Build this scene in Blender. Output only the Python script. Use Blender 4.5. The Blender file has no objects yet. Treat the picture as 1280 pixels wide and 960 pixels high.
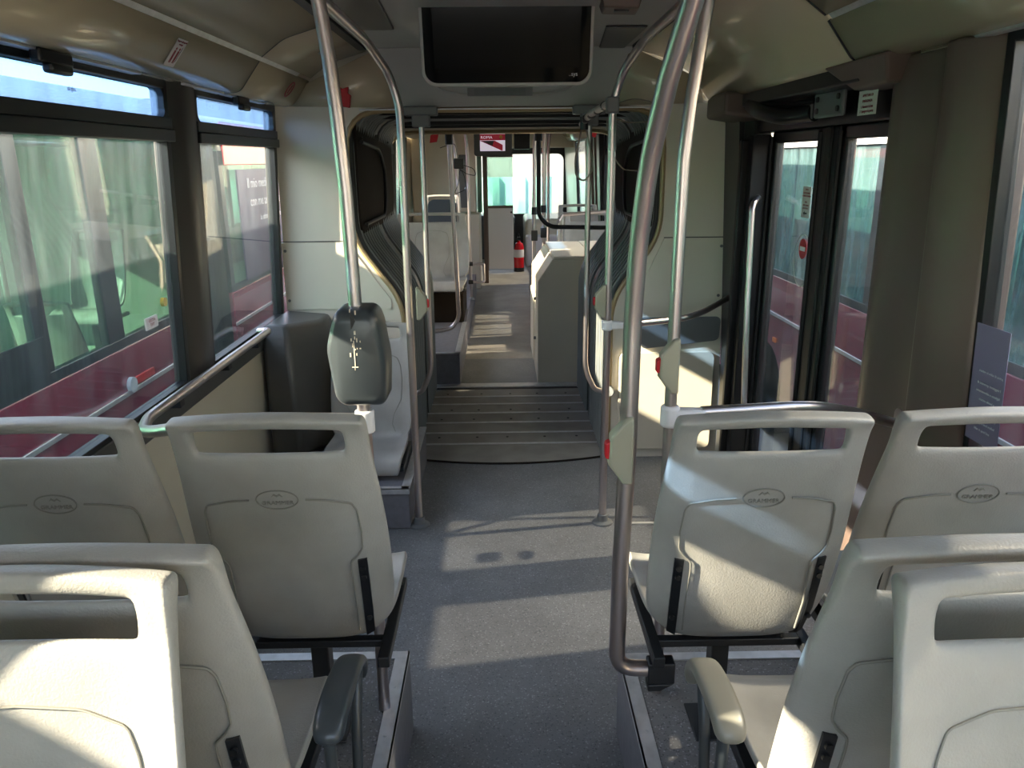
import bpy, bmesh, math, random
from mathutils import Vector, Matrix
R = math.radians
random.seed(7)
scn = bpy.context.scene
COL = scn.collection

# ------------------------------------------------------------------ camera
cam_d = bpy.data.cameras.new('camera'); cam = bpy.data.objects.new('camera', cam_d); COL.objects.link(cam)
cam_d.sensor_fit = 'HORIZONTAL'; cam_d.sensor_width = 36.0; cam_d.lens = 36.0*961/1280
cam_d.clip_start = .02; cam_d.clip_end = 300
cr = Vector((0.99983719, -0.01498393, -0.01005333)); cu = Vector((0.01384434, 0.27970004, 0.95998761)); cf = Vector((0.01157247, 0.9599705, -0.27986195))
cam.matrix_world = Matrix(((cr.x, cu.x, -cf.x, 0), (cr.y, cu.y, -cf.y, 0), (cr.z, cu.z, -cf.z, 1.68), (0, 0, 0, 1)))
scn.camera = cam

# ------------------------------------------------------------------ light
W = bpy.data.worlds.new('sky'); scn.world = W; W.use_nodes = True
nt = W.node_tree; bg = nt.nodes['Background']
sky = nt.nodes.new('ShaderNodeTexSky'); sky.sky_type = 'NISHITA'; sky.sun_disc = False
sky.sun_elevation = R(28); sky.sun_rotation = R(-100); sky.air_density = 1.0; sky.dust_density = 1.2
hsv = nt.nodes.new('ShaderNodeHueSaturation'); hsv.inputs['Saturation'].default_value = .72; nt.links.new(sky.outputs[0], hsv.inputs['Color']); nt.links.new(hsv.outputs[0], bg.inputs[0]); bg.inputs[1].default_value = 1.5
def sun(name, d, energy, col, ang):
    l = bpy.data.lights.new(name, 'SUN'); l.energy = energy; l.color = col; l.angle = R(ang)
    o = bpy.data.objects.new(name, l); COL.objects.link(o)
    o.rotation_euler = Vector(d).to_track_quat('-Z', 'Y').to_euler(); o.location = (0, 0, 6); return o
sun('sunlight', (1, .30, -.55), 42.0, (1, .86, .64), .6)
sun('added_sun_for_glint_patches', (-1, -.15, -1.12), 3.8, (1, .84, .62), 1.0)  # added second sun standing in for reflected sunlight on the aisle floor
scn.view_settings.view_transform = 'Standard'; scn.view_settings.look = 'None'
scn.view_settings.exposure = 0.16; scn.view_settings.gamma = 1.0; scn.view_settings.use_curve_mapping = False
cy = scn.cycles
cy.max_bounces = 10; cy.diffuse_bounces = 6; cy.glossy_bounces = 4; cy.transmission_bounces = 6; cy.transparent_max_bounces = 24
cy.caustics_reflective = False; cy.caustics_refractive = False; cy.sample_clamp_indirect = 6; cy.use_denoising = True

# ------------------------------------------------------------------ materials
def lin(h):
    h = h.lstrip('#'); c = [int(h[i:i+2], 16)/255 for i in (0, 2, 4)]
    return tuple((x/12.92 if x <= .04045 else ((x+.055)/1.055)**2.4) for x in c)+(1,)
def mat(name, col, rough=.5, metal=0, noise=0, nscale=8, bump=0, bscale=400, coat=0, spec=.5, emit=0, col2=None, stretch=None):
    m = bpy.data.materials.new(name); m.use_nodes = True; n = m.node_tree; p = n.nodes['Principled BSDF']
    c = lin(col); p.inputs['Base Color'].default_value = c
    p.inputs['Roughness'].default_value = rough; p.inputs['Metallic'].default_value = metal
    p.inputs['Specular IOR Level'].default_value = spec; p.inputs['Coat Weight'].default_value = coat
    tc = None
    if noise or bump:
        tc = n.nodes.new('ShaderNodeTexCoord'); mp = n.nodes.new('ShaderNodeMapping')
        n.links.new(tc.outputs['Object'], mp.inputs[0])
        if stretch: mp.inputs['Scale'].default_value = stretch
    if noise:
        t = n.nodes.new('ShaderNodeTexNoise'); t.inputs['Scale'].default_value = nscale; t.inputs['Detail'].default_value = 6
        n.links.new(mp.outputs[0], t.inputs[0])
        mx = n.nodes.new('ShaderNodeMix'); mx.data_type = 'RGBA'
        d = lin(col2) if col2 else tuple(v*(1-noise) for v in c[:3])+(1,)
        mx.inputs[6].default_value = c; mx.inputs[7].default_value = d
        rp = n.nodes.new('ShaderNodeValToRGB'); rp.color_ramp.elements[0].position = .38; rp.color_ramp.elements[1].position = .68
        n.links.new(t.outputs[0], rp.inputs[0]); n.links.new(rp.outputs[0], mx.inputs[0]); n.links.new(mx.outputs[2], p.inputs['Base Color'])
    if bump:
        t = n.nodes.new('ShaderNodeTexNoise'); t.inputs['Scale'].default_value = bscale; t.inputs['Detail'].default_value = 2
        n.links.new(mp.outputs[0], t.inputs[0]); b = n.nodes.new('ShaderNodeBump'); b.inputs['Strength'].default_value = bump; b.inputs['Distance'].default_value = .002
        n.links.new(t.outputs[0], b.inputs['Height']); n.links.new(b.outputs[0], p.inputs['Normal'])
    if emit:
        p.inputs['Emission Color'].default_value = c; p.inputs['Emission Strength'].default_value = emit
    return m
def glass(name, tint, dirt=.06, dirtcol='#b9c6cf', refl=1.0, nscale=3):
    m = bpy.data.materials.new(name); m.use_nodes = True; n = m.node_tree; n.nodes.clear()
    o = n.nodes.new('ShaderNodeOutputMaterial'); tr = n.nodes.new('ShaderNodeBsdfTransparent'); gl = n.nodes.new('ShaderNodeBsdfGlossy'); df = n.nodes.new('ShaderNodeBsdfDiffuse')
    tr.inputs[0].default_value = lin(tint); gl.inputs['Roughness'].default_value = .02; df.inputs[0].default_value = lin(dirtcol)
    lw = n.nodes.new('ShaderNodeLayerWeight'); lw.inputs[0].default_value = .5; pw = n.nodes.new('ShaderNodeMath'); pw.operation = 'POWER'; pw.inputs[1].default_value = 5; n.links.new(lw.outputs['Facing'], pw.inputs[0])
    fr = n.nodes.new('ShaderNodeMath'); fr.operation = 'MULTIPLY_ADD'; fr.inputs[1].default_value = .9; fr.inputs[2].default_value = .03; n.links.new(pw.outputs[0], fr.inputs[0]); m1 = n.nodes.new('ShaderNodeMixShader'); m2 = n.nodes.new('ShaderNodeMixShader')
    mu = n.nodes.new('ShaderNodeMath'); mu.operation = 'MULTIPLY'; mu.inputs[1].default_value = refl
    n.links.new(fr.outputs[0], mu.inputs[0]); n.links.new(mu.outputs[0], m1.inputs[0]); n.links.new(tr.outputs[0], m1.inputs[1]); n.links.new(gl.outputs[0], m1.inputs[2])
    tc = n.nodes.new('ShaderNodeTexCoord'); mp = n.nodes.new('ShaderNodeMapping'); mp.inputs['Scale'].default_value = (1, 3.5, .5)
    t = n.nodes.new('ShaderNodeTexNoise'); t.inputs['Scale'].default_value = nscale; t.inputs['Detail'].default_value = 7; t.inputs['Roughness'].default_value = .7
    n.links.new(tc.outputs['Object'], mp.inputs[0]); n.links.new(mp.outputs[0], t.inputs[0])
    mr = n.nodes.new('ShaderNodeMapRange'); mr.inputs[1].default_value = .35; mr.inputs[2].default_value = .75; mr.inputs[3].default_value = dirt*.3; mr.inputs[4].default_value = dirt*2
    n.links.new(t.outputs[0], mr.inputs[0]); n.links.new(mr.outputs[0], m2.inputs[0]); tl = n.nodes.new('ShaderNodeBsdfTranslucent'); tl.inputs[0].default_value = lin(dirtcol); ad = n.nodes.new('ShaderNodeMixShader'); n.links.new(df.outputs[0], ad.inputs[1]); n.links.new(tl.outputs[0], ad.inputs[2])
    n.links.new(m1.outputs[0], m2.inputs[1]); n.links.new(ad.outputs[0], m2.inputs[2])
    n.links.new(m2.outputs[0], o.inputs[0]); return m
def floor_mat(name, base, fleck, dark, stain=.25):
    m = bpy.data.materials.new(name); m.use_nodes = True; n = m.node_tree; p = n.nodes['Principled BSDF']
    tc = n.nodes.new('ShaderNodeTexCoord')
    v = n.nodes.new('ShaderNodeTexVoronoi'); v.inputs['Scale'].default_value = 230; v.feature = 'F1'
    n.links.new(tc.outputs['Object'], v.inputs[0])
    r = n.nodes.new('ShaderNodeValToRGB'); e = r.color_ramp.elements; e[0].position = 0; e[0].color = lin(dark); e[1].position = 1; e[1].color = lin(fleck)
    x = r.color_ramp.elements.new(.12); x.color = lin(base); x = r.color_ramp.elements.new(.9); x.color = lin(base)
    sp = n.nodes.new('ShaderNodeSeparateColor'); n.links.new(v.outputs['Color'], sp.inputs[0]); n.links.new(sp.outputs[0], r.inputs[0])
    t = n.nodes.new('ShaderNodeTexNoise'); t.inputs['Scale'].default_value = 2.2; t.inputs['Detail'].default_value = 8; t.inputs['Roughness'].default_value = .65
    n.links.new(tc.outputs['Object'], t.inputs[0])
    mr = n.nodes.new('ShaderNodeMapRange'); mr.inputs[1].default_value = .3; mr.inputs[2].default_value = .7; mr.inputs[3].default_value = 1-stain; mr.inputs[4].default_value = 1+stain*.4
    n.links.new(t.outputs[0], mr.inputs[0])
    mx = n.nodes.new('ShaderNodeMix'); mx.data_type = 'RGBA'; mx.blend_type = 'MULTIPLY'; mx.inputs[0].default_value = 1
    n.links.new(r.outputs[0], mx.inputs[6]); n.links.new(mr.outputs[0], mx.inputs[7]); n.links.new(mx.outputs[2], p.inputs['Base Color'])
    p.inputs['Roughness'].default_value = .55
    b = n.nodes.new('ShaderNodeBump'); b.inputs['Strength'].default_value = .25; b.inputs['Distance'].default_value = .001
    n.links.new(v.outputs['Distance'], b.inputs['Height']); n.links.new(b.outputs[0], p.inputs['Normal']); return m
M = dict(
 shell=mat('seat_plastic', '#9f9d98', .42, noise=.10, nscale=5, bump=.35, bscale=260, col2='#8d8b85'),
 groove=mat('seat_groove', '#7d7b74', .6),
 blackm=mat('black_steel', '#1b1d20', .45),
 blackp=mat('black_plastic', '#141619', .35),
 rubber=mat('black_rubber', '#101214', .55, spec=.4),
 cream=mat('cream_panel', '#d6cebb', .32, noise=.06, nscale=3, coat=.15),
 creamg=mat('grey_cream_panel', '#ddd6c6', .35, noise=.05, nscale=3),
 cove=mat('cove_panel', '#c6baa0', .24, noise=.05, nscale=2, coat=.35),
 ceil=mat('ceiling_grey', '#b4b4af', .5, noise=.06, nscale=4),
 chrome=mat('brushed_steel', '#c9bfbe', .33, 1, noise=.08, nscale=20, stretch=(1, 1, .1)),
 alu=mat('aluminium', '#cdcfd2', .42, .65, noise=.15, nscale=30),
 dgrey=mat('dark_grey_plastic', '#3a4044', .32, noise=.08, nscale=6),
 mgrey=mat('mid_grey_plastic', '#6b6e6f', .45),
 arch=mat('wheel_arch_cover', '#4a4a48', .38, noise=.1, nscale=5),
 brown=mat('brown_grey_plastic', '#66564e', .42, noise=.08, nscale=3),
 dbrown=mat('dark_joint_panel', '#2a241f', .85, spec=.12, noise=.1, nscale=4),
 frame=mat('window_frame_black', '#16191c', .35),
 pillar=mat('window_pillar', '#45413e', .4),
 greyg=mat('grey_green_plastic', '#a09c88', .4), arm=mat('arm_pad_grey', '#7f7d73', .35),
 white=mat('white_plastic', '#e6e3e4', .35),
 red=mat('red_plastic', '#c01a26', .35),
 darkred=mat('maroon_paint', '#7d1f3e', .25, coat=.5, noise=.1, nscale=1.5),
 brightred=mat('red_paint', '#d8293a', .25, coat=.5),
 pale=mat('pale_roof', '#d8ccb8', .6),
 asphalt=mat('asphalt', '#8d9090', .9, noise=.3, nscale=60, bump=.4, bscale=90),
 pod=floor_mat('podium_vinyl', '#6b6b6c', '#9a9ba0', '#3f4043', .2),
 podside=mat('podium_side', '#73737a', .6, noise=.15, nscale=30),
 floor=floor_mat('floor_vinyl', '#76787b', '#9a9c9f', '#585a5e', .28),
 floor2=floor_mat('front_floor_vinyl', '#9a968e', '#b4b0a8', '#77736c', .35),
 plate=mat('joint_plate', '#8f8d88', .5, noise=.25, nscale=5, bump=.2, bscale=60, col2='#7a7874'),
 bellows=mat('bellows_rubber', '#2f3435', .5, noise=.15, nscale=9),
 foldedge=mat('fold_edge_strip', '#8a8f8e', .35, .3),
 tan=mat('tan_trim', '#a8946f', .3, .2),
 screen=mat('screen_glass', '#05070b', .06, spec=.12),
 net=mat('green_netting', '#a3b9ae', .8, noise=.25, nscale=2, col2='#bccbc0'),
 wallp=mat('pale_wall', '#98958c', .8, noise=.12, nscale=1.5),
 paper=mat('paper_label', '#d9d3d3', .6), redink=mat('red_ink', '#8b1f33', .6), blackink=mat('black_ink', '#20242a', .6), whiteink=mat('white_ink', '#e2e4ea', .6),
 lamp=mat('lamp_cover', '#63635f', .35), vent=mat('vent_grille', '#8a8c8a', .5),
 yellow=mat('yellow_button', '#c9a53a', .4), led=mat('blue_white_disc', '#b9ccd8', .35),
 nband=mat('neighbour_window_band', '#20282e', .3), nint=mat('neighbour_interior', '#8d9a8c', .6), advert=mat('advert_panel', '#57506a', .5),
 seatgrey=mat('pad_grey', '#3f474c', .7),
 glass=glass('window_glass', '#eceeee', .03), glassf=glass('hopper_glass', '#a4bad6', .10, '#8fb0da'),
 gnear=glass('neighbour_glass', '#d2e6df', .05, '#b4cac3', .7, 5),
 gnearw=glass('neighbour_dirty_glass', '#a9cccb', .25, '#a3bfc6', .7, 2.5),
 scr_white=mat('lit_screen_white', '#d9cfe0', .4, emit=.55), scr_red=mat('lit_screen_maroon', '#7c1024', .4, emit=.5), scr_dark=mat('lit_screen_dark', '#1c0a10', .4, emit=.1),
 sticker=mat('lilac_sticker', '#8c84a0', .45),
 extred=mat('extinguisher_red', '#c4121f', .25, coat=.4),
 wire=mat('grey_cable', '#8c8577', .6), wood=mat('tan_floor', '#a58a6b', .6),
)

_n = M['net'].node_tree; _t = _n.nodes.new('ShaderNodeBsdfTranslucent'); _t.inputs[0].default_value = lin('#d8f3e6'); _m = _n.nodes.new('ShaderNodeMixShader')
_o = _n.nodes['Material Output']; _p = _n.nodes['Principled BSDF']; _n.links.new(_p.outputs[0], _m.inputs[1]); _n.links.new(_t.outputs[0], _m.inputs[2]); _m.inputs[0].default_value = .75; _n.links.new(_m.outputs[0], _o.inputs[0])
# ------------------------------------------------------------------ helpers
class MB:
    def __init__(s): s.v = []; s.f = []; s.m = []
    def add(s, vs, fs, mi=0):
        b = len(s.v); s.v += [tuple(p) for p in vs]; s.f += [tuple(b+i for i in f) for f in fs]; s.m += [mi]*len(fs); return s
    def hexa(s, p, mi=0):
        return s.add(p, [(0, 3, 2, 1), (4, 5, 6, 7), (0, 1, 5, 4), (1, 2, 6, 5), (2, 3, 7, 6), (3, 0, 4, 7)], mi)
    def box(s, x0, x1, y0, y1, z0, z1, mi=0):
        return s.hexa([(x0, y0, z0), (x1, y0, z0), (x1, y1, z0), (x0, y1, z0), (x0, y0, z1), (x1, y0, z1), (x1, y1, z1), (x0, y1, z1)], mi)
    def prism(s, pts, axis, a, b, mi=0):
        n = len(pts)
        def P3(p, t):
            return {'x': (t, p[0], p[1]), 'y': (p[0], t, p[1]), 'z': (p[0], p[1], t)}[axis]
        vs = [P3(p, a) for p in pts]+[P3(p, b) for p in pts]
        fs = [tuple(range(n))[::-1], tuple(range(n, 2*n))]+[(i, (i+1) % n, n+(i+1) % n, n+i) for i in range(n)]
        return s.add(vs, fs, mi)
    def tube(s, pts, r, seg=12, fil=.06, mi=0, closed=False):
        P = [Vector(p) for p in pts]; Q = []
        n = len(P)
        for i in range(n):
            if not closed and i in (0, n-1): Q.append(P[i]); continue
            a, b, c = P[i-1], P[i], P[(i+1) % n]; u = a-b; w = c-b
            if fil <= 0 or u.angle(w, 0) > R(174): Q.append(b); continue
            d = min(fil, u.length*.45, w.length*.45); A = b+u.normalized()*d; C = b+w.normalized()*d
            for k in range(7):
                t = k/6; Q.append(A.lerp(b, t).lerp(b.lerp(C, t), t))
        rings = []; m = len(Q)
        t0 = (Q[1]-Q[0]).normalized(); up = Vector((0, 0, 1)) if abs(t0.z) < .9 else Vector((0, 1, 0)); nn = t0.cross(up).normalized()
        for i in range(m):
            if closed: t = (Q[(i+1) % m]-Q[i-1]).normalized()
            else: t = (Q[min(i+1, m-1)]-Q[max(i-1, 0)]).normalized()
            nn = (nn-t*nn.dot(t)).normalized(); bb = t.cross(nn)
            rings.append([Q[i]+(nn*math.cos(2*math.pi*k/seg)+bb*math.sin(2*math.pi*k/seg))*r for k in range(seg)])
        vs = [v for g in rings for v in g]; fs = []
        for i in range(m if closed else m-1):
            j = (i+1) % m
            for k in range(seg): fs.append((i*seg+k, i*seg+(k+1) % seg, j*seg+(k+1) % seg, j*seg+k))
        if not closed: fs += [tuple(range(seg))[::-1], tuple(range((m-1)*seg, m*seg))]
        return s.add(vs, fs, mi)
    def cyl(s, p0, p1, r, seg=16, mi=0): return s.tube([p0, p1], r, seg, 0, mi)
    def lathe(s, prof, c, seg=20, mi=0):
        n = len(prof); vs = []
        for k in range(seg):
            a = 2*math.pi*k/seg
            for r, z in prof: vs.append((c[0]+r*math.cos(a), c[1]+r*math.sin(a), c[2]+z))
        fs = [(k*n+i, ((k+1) % seg)*n+i, ((k+1) % seg)*n+i+1, k*n+i+1) for k in range(seg) for i in range(n-1)]
        return s.add(vs, fs, mi)
    def build(s, name, mats, parent=None, bevel=0, smooth=True, sub=0, solid=0, loc=None, ang=38):
        me = bpy.data.meshes.new(name); me.from_pydata(s.v, [], s.f)
        if not isinstance(mats, (list, tuple)): mats = [mats]
        for m in mats: me.materials.append(m)
        for p, mi in zip(me.polygons, s.m): p.material_index = mi
        bm = bmesh.new(); bm.from_mesh(me); bmesh.ops.recalc_face_normals(bm, faces=bm.faces); bm.to_mesh(me); bm.free()
        o = bpy.data.objects.new(name, me); COL.objects.link(o)
        if solid:
            x = o.modifiers.new('s', 'SOLIDIFY'); x.thickness = solid; x.offset = 0
        if bevel:
            x = o.modifiers.new('b', 'BEVEL'); x.width = bevel; x.segments = 3; x.limit_method = 'ANGLE'; x.angle_limit = R(40)
        if sub:
            x = o.modifiers.new('d', 'SUBSURF'); x.levels = sub; x.render_levels = sub
        if smooth:
            me.polygons.foreach_set('use_smooth', [True]*len(me.polygons))
            if not sub: me.set_sharp_from_angle(angle=R(ang))
        if parent: o.parent = parent
        if loc: o.location = loc
        return o
def meshify(cu, name, m, parent, M4):
    o = bpy.data.objects.new('t', cu); COL.objects.link(o)
    bpy.context.view_layer.update()
    me = bpy.data.meshes.new_from_object(o.evaluated_get(bpy.context.evaluated_depsgraph_get()))
    bpy.data.objects.remove(o); bpy.data.curves.remove(cu)
    me.name = name; me.materials.clear(); me.materials.append(m); me.transform(M4)
    q = bpy.data.objects.new(name, me); COL.objects.link(q)
    if parent: q.parent = parent
    return q
def frame4(c, xa, ya):
    xa = Vector(xa).normalized(); ya = Vector(ya).normalized(); za = xa.cross(ya)
    return Matrix(((xa.x, ya.x, za.x, c[0]), (xa.y, ya.y, za.y, c[1]), (xa.z, ya.z, za.z, c[2]), (0, 0, 0, 1)))
def text(name, s, size, m, parent, c, xa=(1, 0, 0), ya=(0, 0, 1), align='CENTER', ext=.0006, sx=1):
    cu = bpy.data.curves.new(name, 'FONT'); cu.body = s; cu.size = size; cu.align_x = align; cu.align_y = 'CENTER'; cu.extrude = ext; cu.resolution_u = 3; cu.space_line = .95
    return meshify(cu, name, m, parent, frame4(c, xa, ya) @ Matrix.Diagonal((sx, 1, 1, 1)))
def plate(name, loops, th, m, parent, c=(0, 0, 0), xa=(1, 0, 0), ya=(0, 0, 1), bev=0):
    """flat plate with holes: loops are 2-D outlines, the first the outer one; th is the full thickness"""
    cu = bpy.data.curves.new(name, 'CURVE'); cu.dimensions = '2D'; cu.fill_mode = 'BOTH'; cu.extrude = th/2-bev; cu.bevel_depth = bev
    for L in loops:
        s = cu.splines.new('POLY'); s.points.add(len(L)-1); s.use_cyclic_u = True
        for q, p in zip(s.points, L): q.co = (p[0], p[1], 0, 1)
    return meshify(cu, name, m, parent, frame4(c, xa, ya))
def rrect(x0, x1, y0, y1, r, n=6):
    out = []
    for cx, cy_, a in ((x1-r, y1-r, 0), (x0+r, y1-r, 90), (x0+r, y0+r, 180), (x1-r, y0+r, 270)):
        for k in range(n+1): t = R(a+90*k/n); out.append((cx+r*math.cos(t), cy_+r*math.sin(t)))
    return out
def circ(x, y, rx, ry=None, n=28):
    ry = ry or rx; return [(x+rx*math.cos(2*math.pi*k/n), y+ry*math.sin(2*math.pi*k/n)) for k in range(n)]
def fillet(pts, r, n=6, closed=True):
    P = [Vector(p) for p in pts]; out = []
    for i in range(len(P)):
        if not closed and i in (0, len(P)-1): out.append(tuple(P[i])); continue
        a, b, c = P[i-1], P[i], P[(i+1) % len(P)]; u = a-b; w = c-b; rr = r[i] if isinstance(r, (list, tuple)) else r
        d = min(rr, u.length*.48, w.length*.48); A = b+u.normalized()*d; C = b+w.normalized()*d
        for k in range(n+1): t = k/n; out.append(tuple(A.lerp(b, t).lerp(b.lerp(C, t), t)))
    return out
def tag(o, label, cat, group=None, kind=None):
    o['label'] = label; o['category'] = cat
    if group: o['group'] = group
    if kind: o['kind'] = kind
    return o
def thing(name, label, cat, loc=(0, 0, 0), group=None, rz=0):
    o = bpy.data.objects.new(name, None); o.empty_display_size = .1; COL.objects.link(o); o.location = loc; o.rotation_euler = (0, 0, rz)
    return tag(o, label, cat, group)
def struct(o, label=None):
    o['kind'] = 'structure'
    if label: o['label'] = label
    return o
def copy_tree(o, parent=None):
    c = o.copy(); COL.objects.link(c)
    if parent: c.parent = parent
    for ch in list(o.children): copy_tree(ch, c)
    return c
def wx(z): return 1.20-.05*(z-.87)/1.08
def wb(mb, side, y0, y1, z0, z1, a, b, mi=0):
    """box lying on a leaning side wall; a..b = distance outwards from the wall plane"""
    k = -1 if side < 0 else 1; o = 0 if side < 0 else .02
    def X(z, d): return k*(wx(z)+o+d)
    return mb.hexa([(X(z0, a), y0, z0), (X(z0, b), y0, z0), (X(z0, b), y1, z0), (X(z0, a), y1, z0), (X(z1, a), y0, z1), (X(z1, b), y0, z1), (X(z1, b), y1, z1), (X(z1, a), y1, z1)], mi)

Y0 = -1.5; YB = 4.2; YF = 5.66; YE = 14.6
# ================================================================== STRUCTURE
struct(MB().box(-1.24, 1.30, Y0, YB+.06, -.06, 0).build('floor', M['floor']))
struct(MB().box(-1.24, 1.30, YF+.04, YE, -.06, 0).build('floor', M['floor2']))
# darker floor sheet just past the joint
struct(MB().box(-.34, .30, YF+.04, 6.55, 0, .004).build('floor', M['floor']))
# podiums either side of the aisle
def podium(name, x0, x1, y0, y1, z, edge, m=M['pod'], front=True):
    """edge: +1 nosing on the x1 side, -1 on the x0 side"""
    mb = MB().box(x0, x1, y0, y1, 0, z, 0)
    struct(mb.build(name, m, bevel=.004))
    e = x1 if edge > 0 else x0; k = edge
    t = MB().box(min(e-k*.036, e+k*.004), max(e-k*.036, e+k*.004), y0, y1+.004, z, z+.004)
    t.box(min(e, e+k*.004), max(e, e+k*.004), y0, y1+.004, z-.012, z+.004)
    if front:
        a, b = (y1-.03, y1+.004)
        t.box(x0+.0, x1, a, b, z+.0002, z+.0042)
    yy = y0+.1
    while yy < y1-.05:
        t.lathe([(0, .0052), (.004, .0046), (.0055, .0036)], (e-k*.02, yy, z), 8); yy += .19
    struct(t.build('trim_nosing', M['alu']))
    s = MB().box(min(e+k*.0005, e+k*.0035), max(e+k*.0005, e+k*.0035), y0, y1, 0.001, z-.013)
    struct(s.build('baseboard_side', M['podside']))
podium('floor_platform', -1.2, -.295, Y0, 1.99, .265, 1)
podium('floor_platform', .335, 1.22, Y0, 1.96, .265, -1)
struct(MB().box(-1.2, -.45, 3.33, YB, 0, .2).build('floor_platform', M['podside'], bevel=.004))
t = MB().box(-1.2, -.45, 3.32, 3.36, .2, .206).box(-.485, -.445, 3.32, YB, .2, .206).box(-1.2, -.445, 3.312, 3.332, .185, .206)
struct(t.build('trim_nosing', M['alu']))
struct(MB().box(-1.2, -.33, YF+.06, 6.9, 0, .26).build('floor_platform', M['podside'], bevel=.004))
t = MB().box(-1.2, -.325, YF+.05, YF+.09, .26, .268).box(-.365, -.325, YF+.05, 6.9, .26, .268)
struct(t.build('trim_nosing', M['alu']))
struct(MB().box(-1.15, -.33, 6.9, 10.0, 0, .26).build('floor_platform', M['podside'], bevel=.004))
struct(MB().box(.36, 1.2, 6.5, 10.0, 0, .30).build('floor_platform', M['podside'], bevel=.004))

# side walls
def struct_wall(side, name, y0, y1, zt=.80, m=M['cream']):
    mb = MB(); wb(mb, side, y0, y1, -.05, zt, .0, .05); struct(mb.build(name, m))
struct_wall(-1, 'wall_left', Y0, YB); struct_wall(-1, 'wall_left', YF, YE)
struct_wall(1, 'wall_right', Y0, 1.9); struct_wall(1, 'wall_right', YF, YE); 
mb = MB(); wb(mb, 1, 3.95, YB, -.05, 1.96, .0, .05); struct(mb.build('wall_right', M['frame']))
# sill strip
for side, a, b in ((-1, Y0, YB), (1, Y0, 1.88), (-1, YF, 9.5), (1, YF, 7.2)):
    mb = MB(); wb(mb, side, a, b, .785, .875, -.018, .045); struct(mb.build('trim_sill', M['mgrey'] if side > 0 else M['arch'], bevel=.004))
# header above windows
for side, a, b in ((-1, Y0, YB), (-1, YF, YE), (1, Y0, 2.5), (1, YF, YE)):
    mb = MB(); wb(mb, side, a, b, 1.948, 2.3, .0, .05); struct(mb.build('wall_left' if side < 0 else 'wall_right', M['cream']))
# pillars between windows
def wpillar(side, y0, y1, d=-.035, m='pillar', z0=.86):
    mb = MB(); k = -1 if side < 0 else 1
    for (a, b, c, e) in ((y0, y1, 0, .05),): wb(mb, side, a, b, z0, 1.96, c, e)
    # chamfered cover
    def X(z, q): return k*(wx(z)+(0 if side < 0 else .02)+q)
    w = (y1-y0)*.22
    for z0_, z1_ in ((z0, 1.955),):
        ring = lambda z: [(X(z, .0), y0, z), (X(z, d), y0+w, z), (X(z, d), y1-w, z), (X(z, .0), y1, z)]
        A = ring(z0_); B = ring(z1_); mb.add(A+B, [(0, 1, 5, 4), (1, 2, 6, 5), (2, 3, 7, 6), (3, 2, 1, 0), (4, 5, 6, 7), (0, 4, 7, 3)])
    return struct(mb.build('trim_pillar', M[m], bevel=.004))
wpillar(-1, 2.83, 3.07); wpillar(-1, .66, .90); wpillar(-1, 1.06, 1.36); wpillar(-1, -.10, .44); wpillar(-1, -.95, -.80);  # pillars beside the camera are unseen, added to shade the near seats
wpillar(-1, 6.75, 7.3, m='cream')
for a in (8.6, 9.6): wpillar(-1, a, a+.15)
wpillar(1, -.4, -.2)
# windows
def side_window(n, side, y0, y1, zt=.0, pane_m='glass', hop=True, latch=None):
    k = -1 if side < 0 else 1
    f = MB(); fr = .03
    for a, b, c, d in ((y0, y0+fr, .868, 1.955), (y1-fr, y1, .868, 1.955), (y0, y1, .868, .893), (y0, y1, 1.925, 1.957)): wb(f, side, a, b, c, d, -.012, .03)
    if hop:
        wb(f, side, y0, y1, 1.752, 1.792, -.03, .03); wb(f, side, y0, y1, 1.792, 1.832, -.022, .03)
    w = f.build('window_%d' % n, M['frame'], bevel=.003); struct(w)
    p = MB(); wb(p, side, y0+fr, y1-fr, .893, 1.752 if hop else 1.93, .012, .018); p.build('pane', M[pane_m], w)
    if hop:
        p = MB(); wb(p, side, y0+fr, y1-fr, 1.832, 1.926, .010, .015); p.build('hopper_pane', M['glassf'], w)
        # rounded corner gussets of the hopper opening
        for yy, s in ((y0+fr, 1), (y1-fr, -1)):
            for zz, sz in ((1.926, -1), (1.832, 1)):
                g = MB(); rad = .028; pts = [(yy, zz)]+[(yy+s*rad*(1-math.sin(R(a))), zz+sz*rad*(1-math.cos(R(a)))) for a in range(0, 91, 15)]
                o = g.prism(pts, 'x', k*(wx(1.9)-.01), k*(wx(1.9)+.03)).build('corner_gusset', M['frame'], w)
        if latch:
            l = MB(); X = k*(wx(1.93)-.03)
            l.box(min(X, X-k*.03), max(X, X-k*.03), latch-.075, latch+.075, 1.915, 1.952).box(min(X-k*.012, X-k*.04), max(X-k*.012, X-k*.04), latch-.05, latch+.05, 1.895, 1.92)
            l.build('latch', M['blackp'], w, bevel=.008)
    return w
w1 = side_window(1, -1, 1.36, 2.83, latch=2.07)
w2 = side_window(2, -1, 3.07, 4.145, latch=3.52); wpillar(-1, 4.145, 4.2, 0)
w3 = side_window(3, -1, .44, .66); side_window(12, -1, .90, 1.06); side_window(11, -1, -.80, -.10); side_window(4, 1, -.2, 1.885, hop=False); side_window(5, 1, -1.45, -.4)  # narrow left windows beside the camera are unseen, sized to cast sun patches
side_window(6, -1, 5.75, 6.75); side_window(7, -1, 7.3, 8.6); side_window(8, -1, 8.75, 9.6, hop=False)
side_window(9, 1, 5.75, 6.9)

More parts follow.
